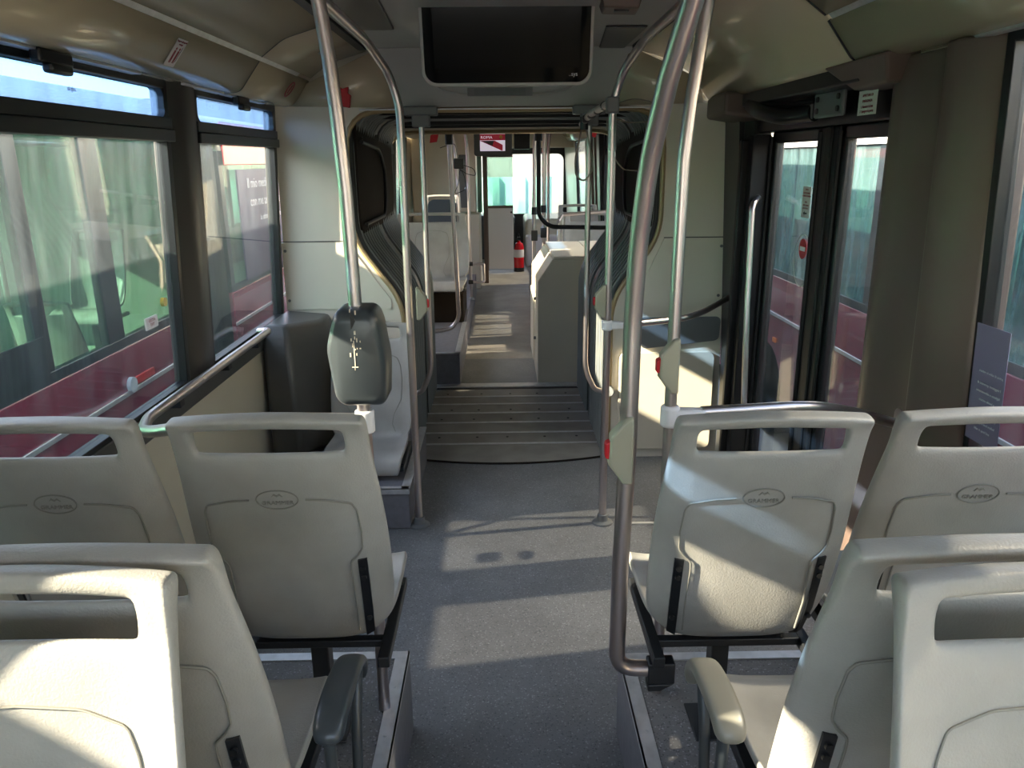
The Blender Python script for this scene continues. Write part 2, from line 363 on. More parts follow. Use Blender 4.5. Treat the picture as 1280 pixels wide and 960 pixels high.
# cove panels and ceiling
def cove(side, y0, y1, prof, name='ceiling_panel', m='cove', solid=.012):
    k = -1 if side < 0 else 1; o = 0 if side < 0 else .03
    mb = MB(); P = [(k*(x)+(o if k > 0 else 0), z) for x, z in prof]
    n = len(P); vs = [(p[0], y, p[1]) for y in (y0, y1) for p in P]
    mb.add(vs, [(i, i+1, n+i+1, n+i) for i in range(n-1)])
    return struct(mb.build(name, M[m], solid=solid, ang=18))
LOW = fillet([(1.165, 1.962), (1.085, 1.955), (1.05, 1.965), (.965, 2.075)], .02, 5, False)
UP = fillet([(.955, 2.09), (.86, 2.158), (.665, 2.215)], .03, 5, False)
for side, cuts in ((-1, [Y0, .6, 3.34, 4.18]), (1, [Y0, .8, 2.50, 4.18])):
    for a, b in zip(cuts, cuts[1:]):
        if side > 0 and a == 2.50: cove(side, a+.003, b-.003, LOW+UP); continue
        cove(side, a+.003, b-.003, LOW); cove(side, a+.003, b-.003, UP)
    k = -1 if side < 0 else 1; o = 0 if k < 0 else .03
    for a, b in (((Y0, 3.95),) if k < 0 else ((Y0, 2.48),)):
        t = MB(); x = k*.963+o
        t.add([(x, a, 2.072), (x-k*.014, a, 2.086), (x-k*.004, a, 2.10), (x+k*.03, a, 2.07), (x, b, 2.072), (x-k*.014, b, 2.086), (x-k*.004, b, 2.10), (x+k*.03, b, 2.07)], [(0, 1, 5, 4), (1, 2, 6, 5), (2, 3, 7, 6), (3, 0, 4, 7), (0, 3, 2, 1), (4, 5, 6, 7)])
        struct(t.build('trim_joint', M['alu']))
    # front section
    for a, b in ((YF+.05, 7.4), (7.4, 9.4), (9.4, YE)):
        cove(side, a+.003, b-.003, LOW); cove(side, a+.003, b-.003, UP)
# black panel seam on the right door cover
t = MB()
for P in (LOW, UP):
    Q = [(x+.03-.004, 2.5, z-.002) for x, z in P]; t.tube(Q, .006, 6, 0)
struct(t.build('trim_seam', M['rubber']))
t = MB()
for P in (LOW, UP):
    Q = [(-x+.004, 3.34, z-.004) for x, z in P]; t.tube(Q, .003, 6, 0)
struct(t.build('trim_seam', M['arch']))
# clear strips along the window head
for a, b in ((1.0, 2.02), (2.06, 2.56), (2.9, 3.3), (3.34, 3.86)):
    struct(MB().box(-1.135, -1.10, a, b, 1.944, 1.952).build('trim_strip', M['alu'], bevel=.002))
struct(MB().box(1.12, 1.15, 1.0, 2.0, 1.944, 1.952).build('trim_strip', M['alu'], bevel=.002))
for a, b in ((Y0, 4.1), (YF+.04, YE)):
    struct(MB().box(-.64, .66, a, b, 2.205, 2.225).build('ceiling', M['ceil'] if a < 0 else M['cream']))
    struct(MB().box(-1.25, 1.28, a if a < 0 else a-.2, b+.25 if a < 0 else b, 2.27, 2.32).build('ceiling', M['cream']))
for x in (-.655, .665): struct(MB().box(x-.02, x+.02, Y0, 4.0, 2.192, 2.207).build('trim_slot', M['rubber']))
# rear wall of the bus (behind the camera) with its window
o = plate('wall_rear', [[(-1.24, -.05), (1.28, -.05), (1.28, 2.3), (-1.24, 2.3)], rrect(-.95, .98, 1.15, 1.85, .1)], .05, M['cream'], None, (0, Y0, 0)); struct(o)

# ------------------------------------------------------------------ the joint
CX = .03
def outline(dx=0, dz=0, low=0):
    """portal opening, from floor left, up, over and down to floor right"""
    return [(CX-.575-low-dx, .0), (CX-.575-low-dx, .93), (CX-.83-dx, 1.28), (CX-.83-dx, 1.93+dz), (CX+.83+dx, 1.93+dz), (CX+.83+dx, 1.28), (CX+.575+low+dx, .93), (CX+.575+low+dx, .0)]
def oline(dx=0, dz=0, top=0, lowx=0):
    return fillet(outline(dx, dz+top, lowx), [0, .12, .12, .2, .2, .12, .12, 0], 6, False)
rear_out = [(-1.24, -.04), (CX-.575, -.04)]
hole = oline()
o = plate('wall_front', [[(-1.19, -.05)]+[(hole[0][0], -.05)]+hole+[(hole[-1][0], -.05), (1.24, -.05), (1.20, 2.28), (-1.16, 2.28)]], .05, M['creamg'], None, (0, YB+.03, 0)); struct(o)
hole2 = oline(0, 0, -.06)
o = plate('wall_partition', [[(-1.19, -.05)]+[(hole2[0][0], -.05)]+hole2+[(hole2[-1][0], -.05), (1.24, -.05), (1.20, 2.28), (-1.16, 2.28)]], .05, M['cream'], None, (0, YF+.03, 0)); struct(o)
# rims of both openings
t = MB().tube([(x, YB+.005, z) for x, z in hole], .014, 8, 0); struct(t.build('trim_opening', M['tan']))
t = MB().tube([(x, YF+.0, z) for x, z in hole2], .014, 8, 0); struct(t.build('trim_opening', M['tan']))
# seam line + lower panel boards with screws on the rear bulkhead
for k in (-1, 1):
    x0, x1 = (CX-.85, -1.185) if k < 0 else (CX+.85, 1.222)
    a, b = min(x0, x1), max(x0, x1)
    xl = a if k > 0 else b
    pts = [(a+.004, .86), (b-.004, .86), (b-.004, 1.262), (a+.004, 1.262)]
    if k > 0: pts = [(CX+.68, .87), (1.215, .84), (1.222, 1.262), (CX+.852, 1.262)]
    else: pts = [(-1.182, .90), (CX-.64, .90), (CX-.64, .95), (CX-.862, 1.262), (-1.182, 1.262)]
    o = plate('wall_panel', [pts], .006, M['creamg'], None, (0, YB+.001, 0), bev=.001); struct(o)
    s = MB()
    for z in (.95, 1.22): s.cyl((k*1.165+(.03 if k > 0 else 0), YB-.006, z), (k*1.165+(.03 if k > 0 else 0), YB, z), .008)
    struct(s.build('trim_screw', M['mgrey']))
    struct(MB().box(a, b, YB-.003, YB, 1.266, 1.271).build('trim_seam', M['arch']))
# right bulkhead lower: grey ledge
o = plate('wall_panel', [fillet([(.78, .655), (1.21, .70), (1.215, .83), (.75, .83)], .03)], .012, M['mgrey'], None, (0, YB-.006, 0), bev=.002); struct(o)
o = plate('wall_panel', [fillet([(.66, .06), (1.19, .06), (1.19, .63), (.66, .63)], .04)], .02, M['cream'], None, (0, YB-.008, 0), bev=.003); struct(o)
# grey ceiling housing between ceiling and opening
hs = MB()
prof = [(4.02, 2.205), (4.06, 2.17), (4.15, 2.05), (4.185, 1.965), (4.2, 1.94), (4.2, 2.205)]
vs = []
for x0, w in ((-1, 0), (1, 0)):
    for y, z in prof: vs.append((CX+x0*(.56+(z-1.94)*.26), y, z))
n = len(prof); hs.add(vs, [tuple(range(n))[::-1], tuple(range(n, 2*n))]+[(i, (i+1) % n, n+(i+1) % n, n+i) for i in range(n)])
struct(hs.build('ceiling_end', M['ceil'], bevel=.006))
t = MB()
t.tube([(-.33, 4.055, 2.172), (-.36, 4.12, 2.09), (-.30, 4.158, 2.02), (-.18, 4.165, 2.0), (.24, 4.165, 2.0), (.36, 4.158, 2.02), (.42, 4.12, 2.09), (.39, 4.055, 2.172)], .006, 8, .05)
struct(t.build('trim_ridge', M['ceil']))
v = thing('ceiling_vent', 'narrow grey louvred vent strip on the housing under the big screen', 'vent', (.005, 4.165, 2.012))
vm = MB().box(-.165, .165, -.012, .006, -.02, .02); vm.build('backing', M['vent'], v, bevel=.003)
vm = MB()
for i in range(7): vm.box(-.13, .13, -.016, -.011, -.016+i*.0046, -.0145+i*.0046)
vm.build('slat', M['mgrey'], v)
# top lip bright strip
struct(MB().box(CX-.75, CX+.75, YB-.012, YB+.02, 1.93, 1.938).build('trim_lip', M['alu'], bevel=.002))
# cream triangular fillets beside housing
for k in (-1, 1):
    a = CX+k*.61; b = CX+k*.93
    A, Bp, Cp, Dp = (a, 4.04, 2.205), (CX+k*1.0, 4.16, 2.06), (CX+k*1.17, 4.196, 1.955), (CX+k*.56, 4.196, 1.945)
    m_ = MB().add([A, Bp, Cp, Dp], [(0, 1, 3), (1, 2, 3)])
    struct(m_.build('ceiling_corner', M['cove'], solid=.006, ang=10))
# bellows
def bellows():
    mb = MB(); ys = [(YB+.058, .03)]; y = YB+.075; up = False
    while y < YF-.04:
        mid = 4.88 < y < 5.02
        ys.append((y, 0 if mid else (.05 if up else .0))); up = not up; y += .014 if not up else .056
    ys.append((YF-.003, .03))
    rings = []
    for y, d in ys:
        f = (y-YB)/(YF-YB)
        L = fillet(outline(-.022+d*.9-.01*f, .03+d*.6-.04*f, 0), [0, .12, .12, .2, .2, .12, .12, 0], 6, False)
        rings.append([(x, y, z) for x, z in L])
    n = len(rings[0]); vs = [p for g in rings for p in g]
    mb.add(vs, [(i*n+j, i*n+j+1, (i+1)*n+j+1, (i+1)*n+j) for i in range(len(rings)-1) for j in range(n-1)])
    o = mb.build('joint_bellows', M['bellows'], None, solid=.004, ang=20)
    for i, (y, d) in enumerate(ys[:-1]):
        if d == 0 and not 4.88 < y < 5.02 and (i+1 < len(ys) and ys[i-1][1] > 0):
            f = (y-YB)/(YF-YB)
            L = fillet(outline(-.026-.01*f, .026-.04*f, 0), [0, .12, .12, .2, .2, .12, .12, 0], 6, False)
            MB().tube([(x, y+.007, z) for x, z in L], .0075, 6, 0).build('fold_edge', M['foldedge'], o)
    return tag(o, 'folded dark rubber bellows lining the joint between the two bus sections', 'bellows')
bellows()
mb = MB()
L = fillet(outline(.012, .02, 0), [0, .12, .12, .2, .2, .12, .12, 0], 6, False); Lo = fillet(outline(.06, .06, 0), [0, .12, .12, .2, .2, .12, .12, 0], 6, False)
n = len(L); vs = [(x, y, z) for y in (4.90, 5.0) for q in (L, Lo) for x, z in q]
fs = []
for j in range(n-1):
    fs += [(j, j+1, n+j+1, n+j), (2*n+j, 3*n+j, 3*n+j+1, 2*n+j+1), (j, 2*n+j, 2*n+j+1, j+1), (n+j, n+j+1, 3*n+j+1, 3*n+j)]
mb.add(vs, fs); tag(mb.build('joint_hoop', M['dbrown']), 'brown middle hoop frame running round inside the bellows', 'frame')
# cross ribs under the bellows roof
for i, (y, z) in enumerate(((4.5, 1.925), (4.72, 1.915), (5.2, 1.9), (5.42, 1.89))):
    struct(MB().box(CX-.78, CX+.78, y, y+.05, z, z+.03).build('trim_rib', M['rubber'], bevel=.008))
# upper side liners with their bumper hoops
for k, lab in ((-1, 'left'), (1, 'right')):
    x = CX+k*.778
    e = thing('joint_side_panel', 'dark brown rounded side liner with bumper hoop on the %s of the bus joint' % lab, 'panel', (x, 4.9, 1.3))
    o = plate('board', [fillet([(-.62, .0), (.62, .0), (.70, .10), (.70, .52), (-.66, .58), (-.66, .10)], .06)], .012, M['dbrown'], e, (k*.012, 0, 0), (0, 1, 0), (0, 0, 1), bev=.002)
    MB().tube([(-k*.012, -.60, .05), (-k*.012, .12, .05), (-k*.012, .20, .18), (-k*.012, .20, .32), (-k*.012, .02, .45), (-k*.012, -.60, .48)], .011, 8, .14).build('bumper_hoop', M['rubber'], e)
    for yy in (-.5, .5):
        for zz in (.03, .5): MB().cyl((k*.002, yy, zz), (-k*.004, yy, zz), .007).build('screw', M['rubber'], e)
# turntable plate
mb = MB(); pts = []
RR = 1.72
for i in range(25):
    x = -.66+1.32*i/24; pts.append((CX+x, 4.118+RR-math.sqrt(RR*RR-x*x)))
pts = [(CX-.575, YF+.02)]+[p for p in pts if abs(p[0]-CX) <= .66]+[(CX+.575, YF+.02)]
mb.prism(pts, 'z', -.02, .008)
o = mb.build('floor_turntable', M['plate'], bevel=.002); struct(o)
rb = MB()
for y in (4.42, 4.62, 4.82, 5.02, 5.22, 5.40): rb.box(CX-.57, CX+.57, y, y+.022, .008, .012)
struct(rb.build('trim_plate_rib', M['alu'], bevel=.0015))
rb = MB(); random.seed(3)
for y in (4.55, 4.9, 5.1, 5.48):
    for x in (-.42, -.2, .0, .22, .42): rb.lathe([(0, .0035), (.007, .003), (.009, 0)], (CX+x+random.uniform(-.03, .03), y, .008), 10)
struct(rb.build('trim_plate_bolt', M['blackm']))
rb = MB(); rb.tube([(p[0], p[1]-.004, .006) for p in pts[1:-1]], .006, 6, 0); struct(rb.build('trim_turntable_edge', M['dbrown']))
struct(MB().box(-1.2, 1.2, YB+.0, YF+.1, -.10, -.03).build('floor', M['blackm']))
struct(MB().box(CX-.62, CX+.62, YF-.02, YF+.075, -.02, .020).build('trim_threshold', M['alu'], bevel=.004))
struct(MB().box(CX-.6, CX+.6, YF-.06, YF-.02, .0, .012).build('trim_threshold', M['rubber']))
# outside skin over the joint so daylight does not leak in
mb = MB().box(-1.15, 1.2, YB+.06, YF, 2.15, 2.2).box(-1.16, -1.12, YB+.06, YF, -.05, 2.16).box(1.16, 1.2, YB+.06, YF, -.05, 2.16)
struct(mb.build('wall_joint_cover', M['bellows']))

# ------------------------------------------------------------------ right-hand middle door
def door(n, y0, y1, leaves, zt=1.79, handle=True, X=1.27):
    f = MB(); f.box(X-.05, X+.03, y0, y1, zt, 1.97).box(X-.05, X+.04, y0-.03, y0+.03, -.05, zt).box(X-.07, X+.04, y1-.08, y1+.06, -.05, 1.95)
    d = struct(f.build('door_%d' % n, M['frame'], bevel=.006))
    for a, b in leaves:
        L = MB(); L.box(X-.02, X+.02, a, a+.055, .03, zt).box(X-.02, X+.02, b-.055, b, .03, zt).box(X-.02, X+.02, a, b, zt-.05, zt).box(X-.02, X+.02, a, b, .03, .14)
        o = L.build('leaf_frame', M['frame'], d, bevel=.008)
        MB().box(X-.003, X+.003, a+.055, b-.055, .14, zt-.05).build('pane', M['gnearw'] if False else M['glass'], o)
        r = MB(); r.tube([(X-.025, a+.012, .06), (X-.025, a+.012, zt-.02)], .011, 8, 0).tube([(X-.025, b-.012, .06), (X-.025, b-.012, zt-.02)], .011, 8, 0)
        r.build('rubber_seal', M['rubber'], o)
    return d
d1 = door(1, 2.44, 4.02, ((2.45, 2.94), (3.10, 3.68)))
# black inner jamb with ribs
jb = MB().box(1.245, 1.30, 2.94, 3.10, .02, 1.79).box(1.235, 1.25, 2.99, 3.05, .02, 1.79).box(1.16, 1.25, 3.68, 3.78, .0, 1.78).box(1.20, 1.28, 3.78, 3.95, 0, 1.9).box(1.13, 1.18, 3.74, 3.78, .02, 1.76)
jb.build('jamb', M['rubber'], d1, bevel=.01)
MB().tube([(1.20, 3.66, 1.50), (1.155, 3.60, 1.47), (1.15, 3.55, 1.0), (1.15, 3.48, .52), (1.18, 3.50, .46), (1.22, 3.55, .45)], .014, 12, .03).build('handle', M['chrome'], d1)
# drive mechanism over the door
e = thing('door_mechanism', 'black folding arm and bracket over the right hand door', 'door mechanism', (1.2, 3.0, 1.8))
MB().tube([(-.08, .60, .10), (-.11, .38, .06), (-.07, .2, .03), (-.01, .06, .04)], .032, 12, .15).build('arm', M['blackp'], e)
MB().tube([(-.06, .62, .14), (-.09, .40, .095), (-.05, .2, .075), (.0, .08, .085)], .012, 8, .15).build('rod', M['blackm'], e)
MB().box(-.03, -.012, -.23, .02, .015, .105).build('bracket', M['mgrey'], e, bevel=.01)
for yy, zz in ((-.2, .04), (-.2, .08), (-.02, .04), (-.02, .08)): MB().cyl((-.036, yy, zz), (-.03, yy, zz), .01).build('bolt', M['blackm'], e)
MB().box(-.03, -.012, .05, .28, .015, .075).build('bracket', M['mgrey'], e, bevel=.01)
e = thing('header_cover', 'dark brown plastic cover box above the door next to the cream bulkhead', 'cover', (1.12, 3.7, 1.87))
MB().hexa([(-.10, -.02, .0), (.12, -.02, -.03), (.12, .45, -.03), (-.06, .45, .0), (-.10, -.02, .10), (.12, -.02, .10), (.12, .45, .10), (-.06, .45, .10)]).build('housing', M['brown'], e, bevel=.015)
struct(MB().box(1.10, 1.28, 2.5, 4.15, 1.90, 1.96).build('trim_header', M['frame'], bevel=.008))
def label_plate(name, lab, c, w, h, lines, xa, ya, mp='paper', ink='redink', sz=.012, cat='sign', extra=None, nrm=.001):
    e = thing(name, lab, cat, c)
    plate('backing', [[(-w/2, -h/2), (w/2, -h/2), (w/2, h/2), (-w/2, h/2)]], .0012, M[mp], e, (0, 0, 0), xa, ya)
    nn = Vector(xa).normalized().cross(Vector(ya).normalized())
    for s_, y_ in lines:
        c2 = Vector(ya).normalized()*y_+nn*.0012
        text('lettering', s_, sz, M[ink], e, c2, xa, ya, ext=.0003)
    if extra: extra(e, nn)
    return e
label_plate('door_label', 'small white label with red text above the far door leaf', (1.18, 3.27, 1.855), .10, .06, [('APERTURA DI', .018), ('EMERGENZA', .0), ('Ruotare', -.018)], (0, -1, 0), (0, 0, 1), sz=.013)
label_plate('door_label', 'white emergency opening label with red text beside the door bracket', (1.18, 2.60, 1.845), .13, .075, [('APERTURA DI', .022), ('EMERGENZA', .005), ('1. Ruotare la leva', -.012), ('2. Spingere la porta', -.026)], (0, -1, 0), (0, 0, 1), sz=.012)
def arrow(e, nn):
    plate('arrow', [[(-.02, 0), (-.006, .008), (-.006, .003), (.018, .003), (.018, -.003), (-.006, -.003), (-.006, -.008)]], .001, M['blackink'], e, Vector((0, 0, -.045))+nn*.0012, (0, -1, 0), (0, 0, 1))
label_plate('door_notice', 'white paper notice with red text and a black arrow on the door glass', (1.262, 3.24, 1.50), .085, .125, [('PORTA', .05), ('PER DISCENDERE', .036), ('PREMERE IL PULSANTE', .024), ('NON', .0), ('APPOGGIARSI', -.013), ('ALLA PORTA', -.025)], (0, -1, 0), (0, 0, 1), sz=.0095, extra=arrow)
e = thing('no_entry_sticker', 'round red no entry sticker with white bar on the door glass', 'sticker', (1.262, 3.23, 1.31))
plate('disc', [circ(0, 0, .042)], .001, M['red'], e, (0, 0, 0), (0, -1, 0), (0, 0, 1)); plate('bar', [rrect(-.028, .028, -.009, .009, .002)], .001, M['whiteink'], e, (-.001, 0, 0), (0, -1, 0), (0, 0, 1))
plate('ring', [circ(0, 0, .09, .11), circ(0, 0, .087, .107)], .0006, M['greyg'], e, (.0006, 0, -.05), (0, -1, 0), (0, 0, 1))
# brown door-end pillar
def pil(z, dx):
    return [(1.28, 2.52), (1.215, 2.52), (1.175, 2.48), (1.16, 2.42), (1.165, 2.36), (1.175, 2.33), (1.18, 2.16), (1.175, 2.12), (1.125, 2.06), (1.125, 1.98), (1.19, 1.885), (1.27, 1.885)], z, dx
pl = MB(); a, za, dxa = pil(0, .06); b, zb, dxb = pil(1.935, 0)
n = len(a); pl.add([(x+.045-.02, y-.02, 0) for x, y in a]+[(x-.022, y-.10*((y-1.885)/.635), 1.95) for x, y in a], [tuple(range(n))[::-1], tuple(range(n, 2*n))]+[(i, (i+1) % n, n+(i+1) % n, n+i) for i in range(n)])
o = pl.build('door_pillar_cover', M['brown'], bevel=.008); tag(o, 'tall brown grey moulded pillar cover between the door and the right rear window', 'pillar')
e = thing('pillar_cap', 'dark brown plastic cap joining the pillar top to the ceiling panel', 'cap', (1.13, 2.42, 1.88))
MB().hexa([(-.03, -.10, 0), (.1, -.10, 0), (.1, .16, 0), (-.01, .16, 0), (-.06, -.14, .08), (.1, -.14, .08), (.1, .30, .08), (-.06, .30, .08)]).build('housing', M['brown'], e, bevel=.01)
struct(MB().box(.60, 1.2, 3.33, 3.35, 0, .006).build('trim_floor_strip', M['alu']))

# ================================================================== SEATS
PATH = [(-.128, .955), (-.123, .937), (-.117, .917), (-.104, .862), (-.094, .82), (-.075, .74), (-.052, .64), (-.032, .55), (-.014, .46), (.002, .395), (.022, .352), (.060, .333), (.12, .335), (.20, .345), (.29, .356), (.35, .360), (.385, .350), (.402, .322), (.405, .295)]
WID = [.190, .196, .198, .199, .202, .208, .214, .215, .212, .206, .198, .192, .198, .202, .203, .200, .194, .186, .178]
WING = [.0, .004, .01, .012, .018, .026, .032, .036, .046, .058, .060, .05, .036, .028, .020, .014, .008, .0, .0]
CU = [-1, -.94, -.84, -.755, -.70, -.45, -.15, .15, .45, .70, .755, .84, .94, 1]
def seat_shell(wide=1.0, th=.022):
    nr, nc = len(PATH), len(CU); F = {}; Bk = {}; mb = MB()
    for i in range(nr):
        a = Vector(PATH[max(i-1, 0)]); b = Vector(PATH[min(i+1, nr-1)]); t = (b-a).normalized(); nrm = Vector((-t.y, t.x))  # towards the sitter
        if nrm.y < 0 and i > 11: nrm = -nrm
        if nrm.x < 0 and i <= 11: nrm = -nrm
        T = th+(.018 if i in (0, 1) else (.010 if i == 2 else 0))
        for j, u in enumerate(CU):
            w = WID[i]*wide; x = u*w; s = abs(u); wing = WING[i]*max(0, (s-.5)/.5)**2.2
            mid = -.006*(1-s*s) if i < 11 else 0
            zt = -.012*s*s if i < 3 else 0
            p = Vector(PATH[i])+nrm*(wing+mid)+Vector((0, zt))
            lump = -.006 if i in (0, 1) else 0
            pb = p+nrm*lump; pf = p+nrm*(T+lump)
            if i == 0: pb = pb+Vector((0, -.006)); pf = pf+Vector((0, -.010))
            Bk[i, j] = len(mb.v); mb.v.append((x, pb.x, pb.y)); F[i, j] = len(mb.v); mb.v.append((x*(.985 if s == 1 else 1), pf.x, pf.y))
    cell = {(i, j) for i in range(nr-1) for j in range(nc-1)}
    cell -= {(2, j) for j in range(3, nc-4)} | {(3, j) for j in range(3, nc-4)} if False else {(2, j) for j in range(3, nc-4)}
    fs = []
    for (i, j) in sorted(cell):
        fs.append((Bk[i, j], Bk[i, j+1], Bk[i+1, j+1], Bk[i+1, j])); fs.append((F[i, j], F[i+1, j], F[i+1, j+1], F[i, j+1]))
        for (ni, nj, A, B_) in ((i-1, j, (i, j), (i, j+1)), (i+1, j, (i+1, j+1), (i+1, j)), (i, j-1, (i+1, j), (i, j)), (i, j+1, (i, j+1), (i+1, j+1))):
            if (ni, nj) not in cell: fs.append((Bk[A], F[A], F[B_], Bk[B_]))
    mb.f = fs; mb.m = [0]*len(fs); return mb
# the slot row (i=2..3) spans about 30 mm of the back
def back_pt(x, s, off=-.003):
    """point on the rear face; s = distance down from the top along the back"""
    acc = 0
    for i in range(len(PATH)-1):
        a = Vector(PATH[i]); b = Vector(PATH[i+1]); d = (b-a).length
        if acc+d >= s or i == 10:
            f = (s-acc)/d; p = a.lerp(b, f); t = (b-a).normalized(); nrm = Vector((-t.y, t.x))
            if nrm.x < 0: nrm = -nrm
            w = WID[i]+(WID[i+1]-WID[i])*f; wg = WING[i]+(WING[i+1]-WING[i])*f; u = min(1, abs(x)/w)
            q = p+nrm*(wg*max(0, (u-.5)/.5)**2.2-.006*(1-u*u)+off); return (x, q.x, q.y)
        acc += d
def front_pt(x, s): return back_pt(x, s, .0235)
def seat_proto(label, wide=1.0, ped=.28, arm=0, detail=True, group=None, rail=True):
    e = thing('passenger_seat', label, 'seat', (0, 0, 0), group)
    sh = seat_shell(wide).build('seat_shell', M['shell'], e, sub=2)
    if detail:
        g = MB()
        for k in (-1, 1):
            g.tube([back_pt(k*x, s) for x, s in ((.058, .205), (.10, .208), (.150, .222), (.158, .24), (.162, .30), (.160, .345), (.150, .362), (.133, .378), (.131, .40), (.133, .50), (.130, .585))], .0022, 6, .006)
        g.build('groove', M['groove'], sh)
        g = MB(); 
        for k in (-1, 1):
            g.tube([front_pt(k*x, s) for x, s in ((.0, .175), (.08, .18), (.135, .20), (.150, .24), (.158, .32), (.150, .42), (.11, .50), (.10, .55), (.12, .60))], .0018, 6, .01)
        g.build('front_groove', M['groove'], sh)
        em = MB(); c = back_pt(0, .205, -.001)
        ring = [back_pt(.043*math.cos(t), .205-.0235*math.sin(t), -.002) for t in [2*math.pi*i/32 for i in range(32)]]
        em.tube(ring, .0016, 6, 0, closed=True)
        eo = em.build('emblem', M['groove'], sh); 
        q0 = Vector(back_pt(0, .18)); q1 = Vector(back_pt(0, .24)); upv = (q0-q1).normalized()
        text('lettering', 'GRAMMER', .0135, M['groove'], eo, Vector(back_pt(0, .213, -.0015)), (1, 0, 0), upv, ext=.0008, sx=1.05)
        plate('crest', [[(-.012, -.003), (-.006, .005), (0, .001), (.006, .005), (.012, -.003), (.006, .001), (0, -.003), (-.006, .001)]], .0016, M['groove'], eo, Vector(back_pt(0, .195, -.0015)), (1, 0, 0), upv)
        for k in (-1, 1):
            st = MB(); A = [back_pt(k*x, s, -.005) for x, s in ((.147, .375), (.147, .45), (.146, .53), (.142, .615))]; Bq = [back_pt(k*x, s, -.005) for x, s in ((.166, .375), (.166, .45), (.165, .53), (.160, .615))]
            Ai = [(p[0], p[1]+.02, p[2]) for p in A]; Bi = [(p[0], p[1]+.02, p[2]) for p in Bq]
            vs = A+Bq+Ai+Bi; fs = []
            for i in range(3): fs += [(i, i+1, 4+i+1, 4+i), (i, 8+i, 8+i+1, i+1), (4+i, 4+i+1, 12+i+1, 12+i)]
            fs += [(0, 4, 12, 8), (3, 11, 15, 7)]
            st.add(vs, fs)
            for s_ in (.40, .425, .55): c = back_pt(k*.156, s_, -.004); st.cyl(c, (c[0], c[1]-.006, c[2]), .006)
            st.build('side_rail', M['blackp'], sh)
    if rail:
        w = .19*wide
        f = MB().box(-w, w, .06, .085, .297, .317).box(-w, w, .30, .325, .30, .32).box(-w-.005, -w+.022, -.01, .35, .290, .318).box(w-.022, w+.005, -.01, .35, .290, .318)
        f.build('frame', M['blackm'], e, bevel=.003)
    if ped:
        z = .265
        f = MB().box(-.022, .022, .12, .165, .29-ped, z+.04).box(-.06, .06, .07, .21, .29-ped, .298-ped)
        f.build('pedestal', M['blackm'], e, bevel=.003)
    return e
def armrest(e, x, y0, y1, z, mt):
    """moulded arm pad on a bent tube, children of seat e (local coordinates)"""
    rows = []
    P = [(y0-.0, z-.045, .0), (y0, z, .03), (y0+.05, z+.022, .032), (y0+.15, z+.018, .031), (y1-.04, z-.0, .030), (y1, z-.03, .029), (y1+.02, z-.085, .024)]
    mb = MB(); W_ = .028
    sec = []
    ctr = [(y0+.0, z-.03), (y0+.012, z+.0), (y0+.07, z+.005), (y0+.17, z-.002), (y1-.03, z-.02), (y1+.005, z-.055), (y1+.012, z-.10)]
    thk = [.034, .032, .024, .021, .019, .017, .013]; wid = [.026, .029, .030, .029, .027, .024, .020]
    for i, (cy_, cz) in enumerate(ctr):
        a = Vector(ctr[max(i-1, 0)]); b = Vector(ctr[min(i+1, len(ctr)-1)]); t = (b-a).normalized(); n = Vector((-t.y, t.x))
        if i <= 1: t = Vector((.25, 1)).normalized() if i == 0 else Vector((.8, .5)).normalized(); n = Vector((-t.y, t.x))
        for k in range(12):
            an = 2*math.pi*k/12; ca, sa = math.cos(an), math.sin(an)
            ux = math.copysign(abs(ca)**.6, ca)*wid[i]; un = math.copysign(abs(sa)**.7, sa)*thk[i]*.75
            mb.v.append((x+ux, cy_+n.x*un, cz+n.y*un))
    m = len(ctr)
    for i in range(m-1):
        for k in range(12): mb.f.append((i*12+k, i*12+(k+1) % 12, (i+1)*12+(k+1) % 12, (i+1)*12+k)); mb.m.append(0)
    mb.f += [tuple(range(12))[::-1], tuple(range((m-1)*12, m*12))]; mb.m += [0, 0]
    a = mb.build('armrest', M[mt], e, sub=2)
    a['label'] = 'moulded %s arm pad' % ('dark grey' if mt == 'dgrey' else 'grey green')
    MB().tube([(x-.005, y0+.025, z-.03), (x-.006, y0+.04, z-.30), (x-.006, y0+.08, z-.42)], .011, 10, .06).tube([(x+.006, y1-.02, z-.05), (x+.006, y1-.07, z-.16), (x+.004, y1-.10, z-.42)], .011, 10, .08).build('arm_tube', M['dgrey'], a)
def place(e, loc, face=1, label=None, group=None):
    e.location = loc; e.rotation_euler = (0, 0, 0 if face > 0 else math.pi)
    if label: e['label'] = label
    if group: e['group'] = group
    return e
proto = seat_proto('grey moulded seat back on the left aisle side, below the ticket validator')
PZ = .265; YR = 1.545
place(proto, (-.468, YR, PZ-.006))
s2 = place(copy_tree(proto), (-.918, YR-.005, PZ-.006), 1, 'grey moulded seat back by the left window, cut off by the picture edge')
s3 = place(copy_tree(proto), (.535, YR-.01, PZ-.014), 1, 'grey moulded seat back behind the bent chrome pole, marked by patches of sun')
s4 = place(copy_tree(proto), (.98, YR-.01, PZ-.012), 1, 'grey moulded seat back beside the brown pillar, by the right rear window')
for q in (proto, s2, s3, s4): q['group'] = 'forward facing seats in the second row'
